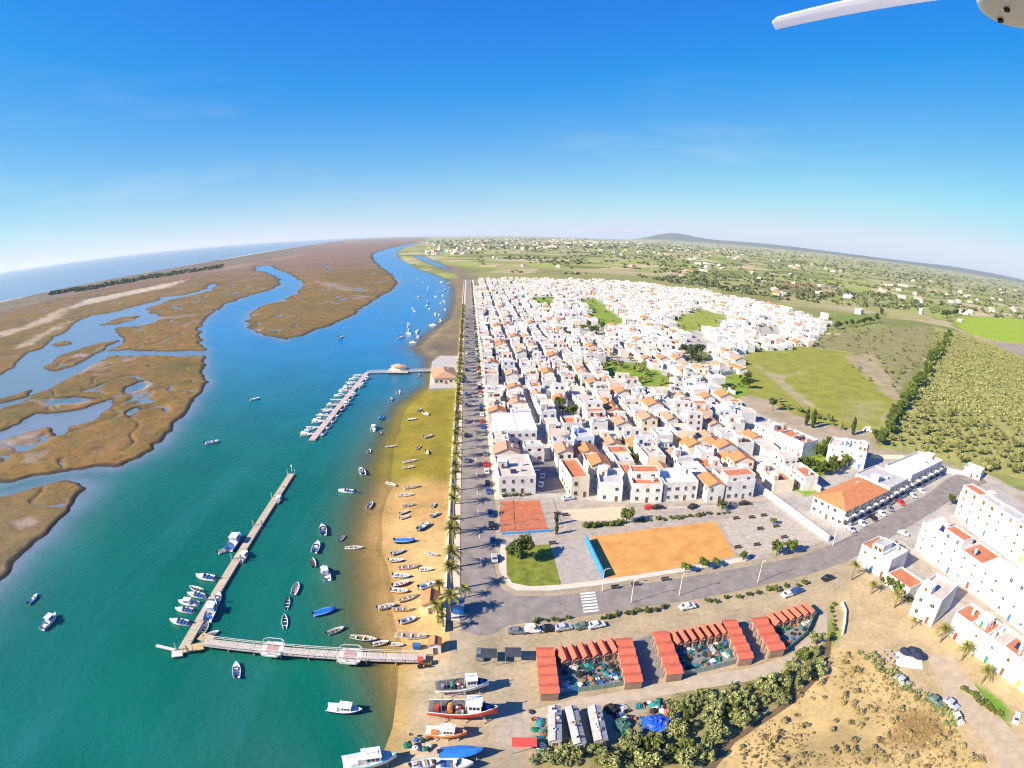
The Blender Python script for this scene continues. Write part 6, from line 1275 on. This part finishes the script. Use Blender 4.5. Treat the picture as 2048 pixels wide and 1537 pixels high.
# huts and small structures at the beach
p = G(862, 1214); t = shed(Vector((p.x, p.y, 0)), .06, 3.6, 5.6, 2.6, .9, M_TILE, 'beach hut with bright orange gable roof among the palms', None, M_CREAM, 'beach_hut', .3); t.location.z = p.z
p = G(871, 1300); t = shed(Vector((p.x, p.y, 0)), .06, 2.6, 2.6, 2.4, .6, M_TILE, 'small white ticket hut with orange roof at the footbridge', None, M_WHITE, 'ticket_hut', .2); t.location.z = p.z
p = W(918, 1222); t = thing('kiosk', 'bright blue kiosk on the promenade among palm shadows', 'kiosk', (p.x, p.y, .14))
link('wall', MB().box(-1.2, 1.2, -1.6, 1.6, 0, 2.5).mesh('wall', [paint('kiosk_blue', (0.02, 0.22, 0.62))]), t); link('roof', MB().box(-1.4, 1.4, -1.8, 1.8, 2.502, 2.65).mesh('roof', [paint('kiosk_roof', (0.10, 0.16, 0.26))]), t); link('hatch', MB().box(-1.26, -1.19, -1, 1, 1, 2).mesh('hatch', [M_GLASS]), t)
p = G(834, 1298); t = thing('container', 'blue waste container at the footbridge landing', 'container', (p.x, p.y, p.z)); link('body', MB().add([(-.7, -.5, .1), (.7, -.5, .1), (.7, .5, .1), (-.7, .5, .1), (-.85, -.6, 1.2), (.85, -.6, 1.2), (.85, .6, 1.2), (-.85, .6, 1.2)], [(0, 1, 5, 4), (1, 2, 6, 5), (2, 3, 7, 6), (3, 0, 4, 7), (3, 2, 1, 0)]).mesh('body', [GM['blue']]), t); link('lid', MB().box(-.9, .9, -.65, .65, 1.2, 1.32).mesh('lid', [GM['blue']]), t)
p = G(848, 1332); t = thing('tractor', 'small yellow and red tractor on the sand by the footbridge', 'tractor', (p.x, p.y, p.z), .2)
link('body', MB().box(-.2, 1.6, -.4, .4, .6, 1.2).mesh('body', [paint('tractor_yellow', (0.65, 0.42, 0.03))]), t); link('cab', MB().box(-1.1, -.2, -.6, .6, .7, 2.1).box(-1.2, -.1, -.7, .7, 2.1, 2.2).mesh('cab', [paint('tractor_red', (0.55, 0.08, 0.04))]), t)
for x, r0 in ((-.8, .65), (1.2, .42)):
    for s in (-1, 1): link('wheel', MB().tube([(0, -.15, 0), (0, .15, 0)], r0, 12).mesh('wheel', [M_DARK]), t, (x, s * .75, r0))
# square furniture
wall([(1171,1084),(1188,1120),(1206,1158)], 2.4, .35, 'blue painted wall along the sand pitch', paint('wall_blue', (0.03, 0.25, 0.55)), 'painted_wall'); wall([(1003,1070),(1050,1068),(1100,1064)], .9, .4, 'low blue and white wall below the red court', paint('wall_blue2', (0.10, 0.32, 0.6)), 'painted_wall')
def bench(px, py, l, g, rz=0):
    p = W(px, py); t = thing('bench', l, 'bench', (p.x, p.y, .17), rz, g); dm = mat('bench_dark', (0.07, 0.06, 0.055), .8, .3)
    link('seat', MB().box(-1.1, 1.1, -.3, .3, .4, .48).mesh('seat', [dm]), t); link('backrest', MB().box(-1.1, 1.1, .27, .33, .52, .95).mesh('backrest', [dm]), t)
    for x in (-.9, .9): link('leg', MB().box(x - .06, x + .06, -.28, .3, 0, .4).mesh('leg', [dm]), t)
for k, (px, py) in enumerate([(1472,1040), (1503,1038), (1527,1034), (1520,1061), (1552,1056), (1513,1093), (1568,1078), (1475,1098), (1115,1031), (1130,1033), (1105,1090), (1230,1178), (1270,1172), (1330,1162)]):
    bench(px, py, 'dark bench on the pale gravel ground' if k < 8 else ('dark bench beside the sandy path' if k < 11 else 'dark bench on the pavement below the sand pitch'), 'benches on the gravel' if k < 8 else ('benches by the path' if k < 11 else 'benches on the pavement'), .1)
def lamp(px, py, l, world=None, z=.14):
    p = W(px, py) if world is None else Vector(world); t = thing('street_lamp', l, 'lamp', (p.x, p.y, z), 0, 'street lamps')
    link('pole', MB().tube([(0, 0, 0), (0, 0, 6.2), (.3, 0, 6.8), (1.2, 0, 7.0)], [.1, .07, .06, .05], 6).mesh('pole', [M_WHITE]), t); link('lamp_head', MB().box(.9, 1.6, -.15, .15, 6.92, 7.06).mesh('lamp_head', [M_METAL]), t)
for px, py, l in ((1204,1184,'tall white street lamp at the zebra crossing'), (1262,1206,'tall white street lamp on the verge above the first court'), (1358,1192,'tall street lamp opposite the sand pitch'), (1515,1166,'tall street lamp above the last red sheds'), (1665,1092,'tall street lamp near the thick white wall')): lamp(px, py, l)
for i in range(12): lamp(0, 0, 'slim street lamp on the house side of the promenade', (ax(-4.9, 150 + i * 32), 150 + i * 32, 0))
# tennis court fence, lot structures
t = thing('court_fence', 'tall wire fence posts round the red court', 'fence', (0, 0, 0)); pts = WL([(999,1003),(1078,1001),(1097,1062),(1000,1066),(999,1003)])
for a, c in zip(pts[:-1], pts[1:]):
    n = max(2, int((c - a).length / 3))
    for i in range(n): q_ = a.lerp(c, i / n); link('post', MB().box(-.05, .05, -.05, .05, 0, 3).mesh('post', [M_METAL]), t, (q_.x, q_.y, .15))
    link('rail', MB().bar(a + Vector((0, 0, 3.1)), c + Vector((0, 0, 3.1)), .06).mesh('rail', [M_METAL]), t)
p = W(1818, 1322); t = thing('beach_bar', 'round dark canopies of a small bar on the sandy lot', 'shelter', (p.x, p.y, 0))
link('platform', MB().box(-3.5, 3.5, -2.6, 2.6, 0, .12).mesh('platform', [M_WHITE]), t, rz=-.5)
for x, y_, r0 in ((-1.2, 1.2, 1.7), (1.0, 1.0, 1.6), (1.2, -1.0, 1.8)):
    cn = MB(); cn.add([(r0 * math.cos(i * .628), r0 * math.sin(i * .628), 2.2) for i in range(10)] + [(0, 0, 2.9)], [(i, (i + 1) % 10, 10) for i in range(10)]); u_ = link('parasol', cn.mesh('parasol', [mat('parasol_dark', (0.03, 0.035, 0.07), .8, .3)]), t, (x, y_, 0)); link('pole', MB().tube([(0, 0, 0), (0, 0, 2.85)], .05, 6).mesh('pole', [M_METAL]), u_)
for k, (px, py) in enumerate(((1772,1306), (1778,1312), (1784,1318), (1778,1326), (1770,1320))):
    p = W(px, py); t = thing('picnic_table', 'grey slatted table beside the bar on the sandy lot', 'table', (p.x, p.y, 0), -.5, 'tables by the bar'); link('top', MB().box(-1.1, 1.1, -.3, .3, .7, .76).mesh('top', [M_WOOD]), t)
    for x in (-.8, .8): link('leg', MB().box(x - .06, x + .06, -.25, .25, 0, .7).mesh('leg', [M_WOOD]), t)
b = MB(); pp = WL([(1683,1208),(1690,1225),(1688,1250),(1684,1270)])
for a, c in zip(pp[:-1], pp[1:]): b.bar(a + Vector((0, 0, .4)), c + Vector((0, 0, .4)), .45, .9)
tag(link('low_wall', b.mesh('low_wall', [M_WHITE])), 'low curved white wall on the sandy lot', 'wall')
p = W(1735, 862); tag(link('field_shed', lump(5, 12, 5, 3, 2.2, 2.2).mesh('field_shed', [M_WHITE])), 'small white dome shed at the corner of the green field', 'shed').location = (p.x, p.y, 0)
# ================================================================== the aircraft's own propeller and motor, just above the lens
zb = CAM_H + .115
tip, hub = W(1552, 46, zb), W(2040, -36, zb)
t = thing('drone_propeller', 'white propeller blade and motor pod of the drone against the sky', 'propeller', hub)
M_POD = mat('pod_white', (0.85, 0.82, 0.79), .4, .05, 20)
M_PROP, pnt, pp_ = nmat('prop_white'); pp_.inputs['Base Color'].default_value = (.8, .8, .82, 1); pp_.inputs['Roughness'].default_value = .4
tl = pnt.nodes.new('ShaderNodeBsdfTranslucent'); tl.inputs[0].default_value = (.75, .76, .82, 1); mx = pnt.nodes.new('ShaderNodeMixShader'); mx.inputs[0].default_value = .6
pnt.links.new(pp_.outputs[0], mx.inputs[1]); pnt.links.new(tl.outputs[0], mx.inputs[2]); pnt.links.new(mx.outputs[0], pnt.nodes['Material Output'].inputs[0])
d = tip - hub; Lb = d.length; u = d.normalized(); n = Vector((-u.y, u.x, 0)); n = n if n.y > 0 else -n
def blade(sg):
    b = MB(); K = 12; up, lo = [], []
    for k in range(K + 1):
        s = k / K; ch = Lb * (.07 + .125 * min(1, s / .25) - .10 * max(0, s - .25)); tw = R(14 - 8 * s); c = u * (sg * Lb * (.04 + .96 * s)); sw = Lb * .05 * (1 if k == K else 0)
        a = n * sg * math.cos(tw) + Vector((0, 0, 1)) * math.sin(tw)
        row = [c + a * (ch * .5) + u * sg * sw, c + Vector((0, 0, .0012)) + u * sg * sw * .4, c - a * (ch * .5) - u * sg * sw]
        up.append(row); lo.append([q - Vector((0, 0, .0009)) for q in row])
    V = [p for r in up for p in r] + [p for r in lo for p in r]; o = 3 * (K + 1); f = []
    for k in range(K):
        for j in range(2):
            q = (3 * k + j, 3 * k + j + 1, 3 * k + j + 4, 3 * k + j + 3); f += [q, tuple(o + i for i in q)[::-1]]
        f += [(3 * k, 3 * k + 3, o + 3 * k + 3, o + 3 * k), (3 * k + 2, o + 3 * k + 2, o + 3 * k + 5, 3 * k + 5)]
    f += [(0, o, o + 1, o + 2, 2, 1), (3 * K, 3 * K + 1, 3 * K + 2, o + 3 * K + 2, o + 3 * K + 1, o + 3 * K)]
    return b.add(V, f).mesh('blade', [M_PROP])
link('blade', blade(1), t); link('blade', blade(-1), t)
link('hub', MB().tube([(0, 0, -.004), (0, 0, .006), (0, 0, .010)], [.006, .008, .004], 14).mesh('hub', [M_METAL], True), t)
pc = Vector((0, 0, -.0130))
pod = link('motor_pod', MB().tube([(0, 0, 0), (0, 0, .0004), (0, 0, .0022), (0, 0, .0065), (0, 0, .009)], [.0150, .0172, .0194, .0200, .012], 40).mesh('motor_pod', [M_POD], True), t, pc)
arm = MB(); arm.tube([(.006, -.006, .006), (.03, -.03, .010), (.06, -.09, .03), (.09, -.17, .05)], [.0055, .007, .014, .02], 14); link('arm', arm.mesh('arm', [M_POD], True), t, pc)
for x, y_ in ((-.007, .004), (-.001, .0135)): link('screw', MB().tube([(x, y_, -.0012), (x, y_, .0008)], .0013, 10).mesh('screw', [M_DARK]), pod)
# ================================================================== haze: the air over the plain
b = MB().box(-62000, 62000, -25000, 62000, -9, 470)
m = bpy.data.materials.new('haze'); m.use_nodes = True; nt = m.node_tree; nt.nodes.clear()
ou = nt.nodes.new('ShaderNodeOutputMaterial'); pv = nt.nodes.new('ShaderNodeVolumePrincipled'); pv.inputs['Color'].default_value = (0.84, 0.93, 1.0, 1); pv.inputs['Density'].default_value = 3.6e-5; pv.inputs['Anisotropy'].default_value = 0.1
nt.links.new(pv.outputs[0], ou.inputs['Volume'])
struct('haze', b.mesh('haze', [m]), 'stuff', 'thin pale haze over the plain and the sea')
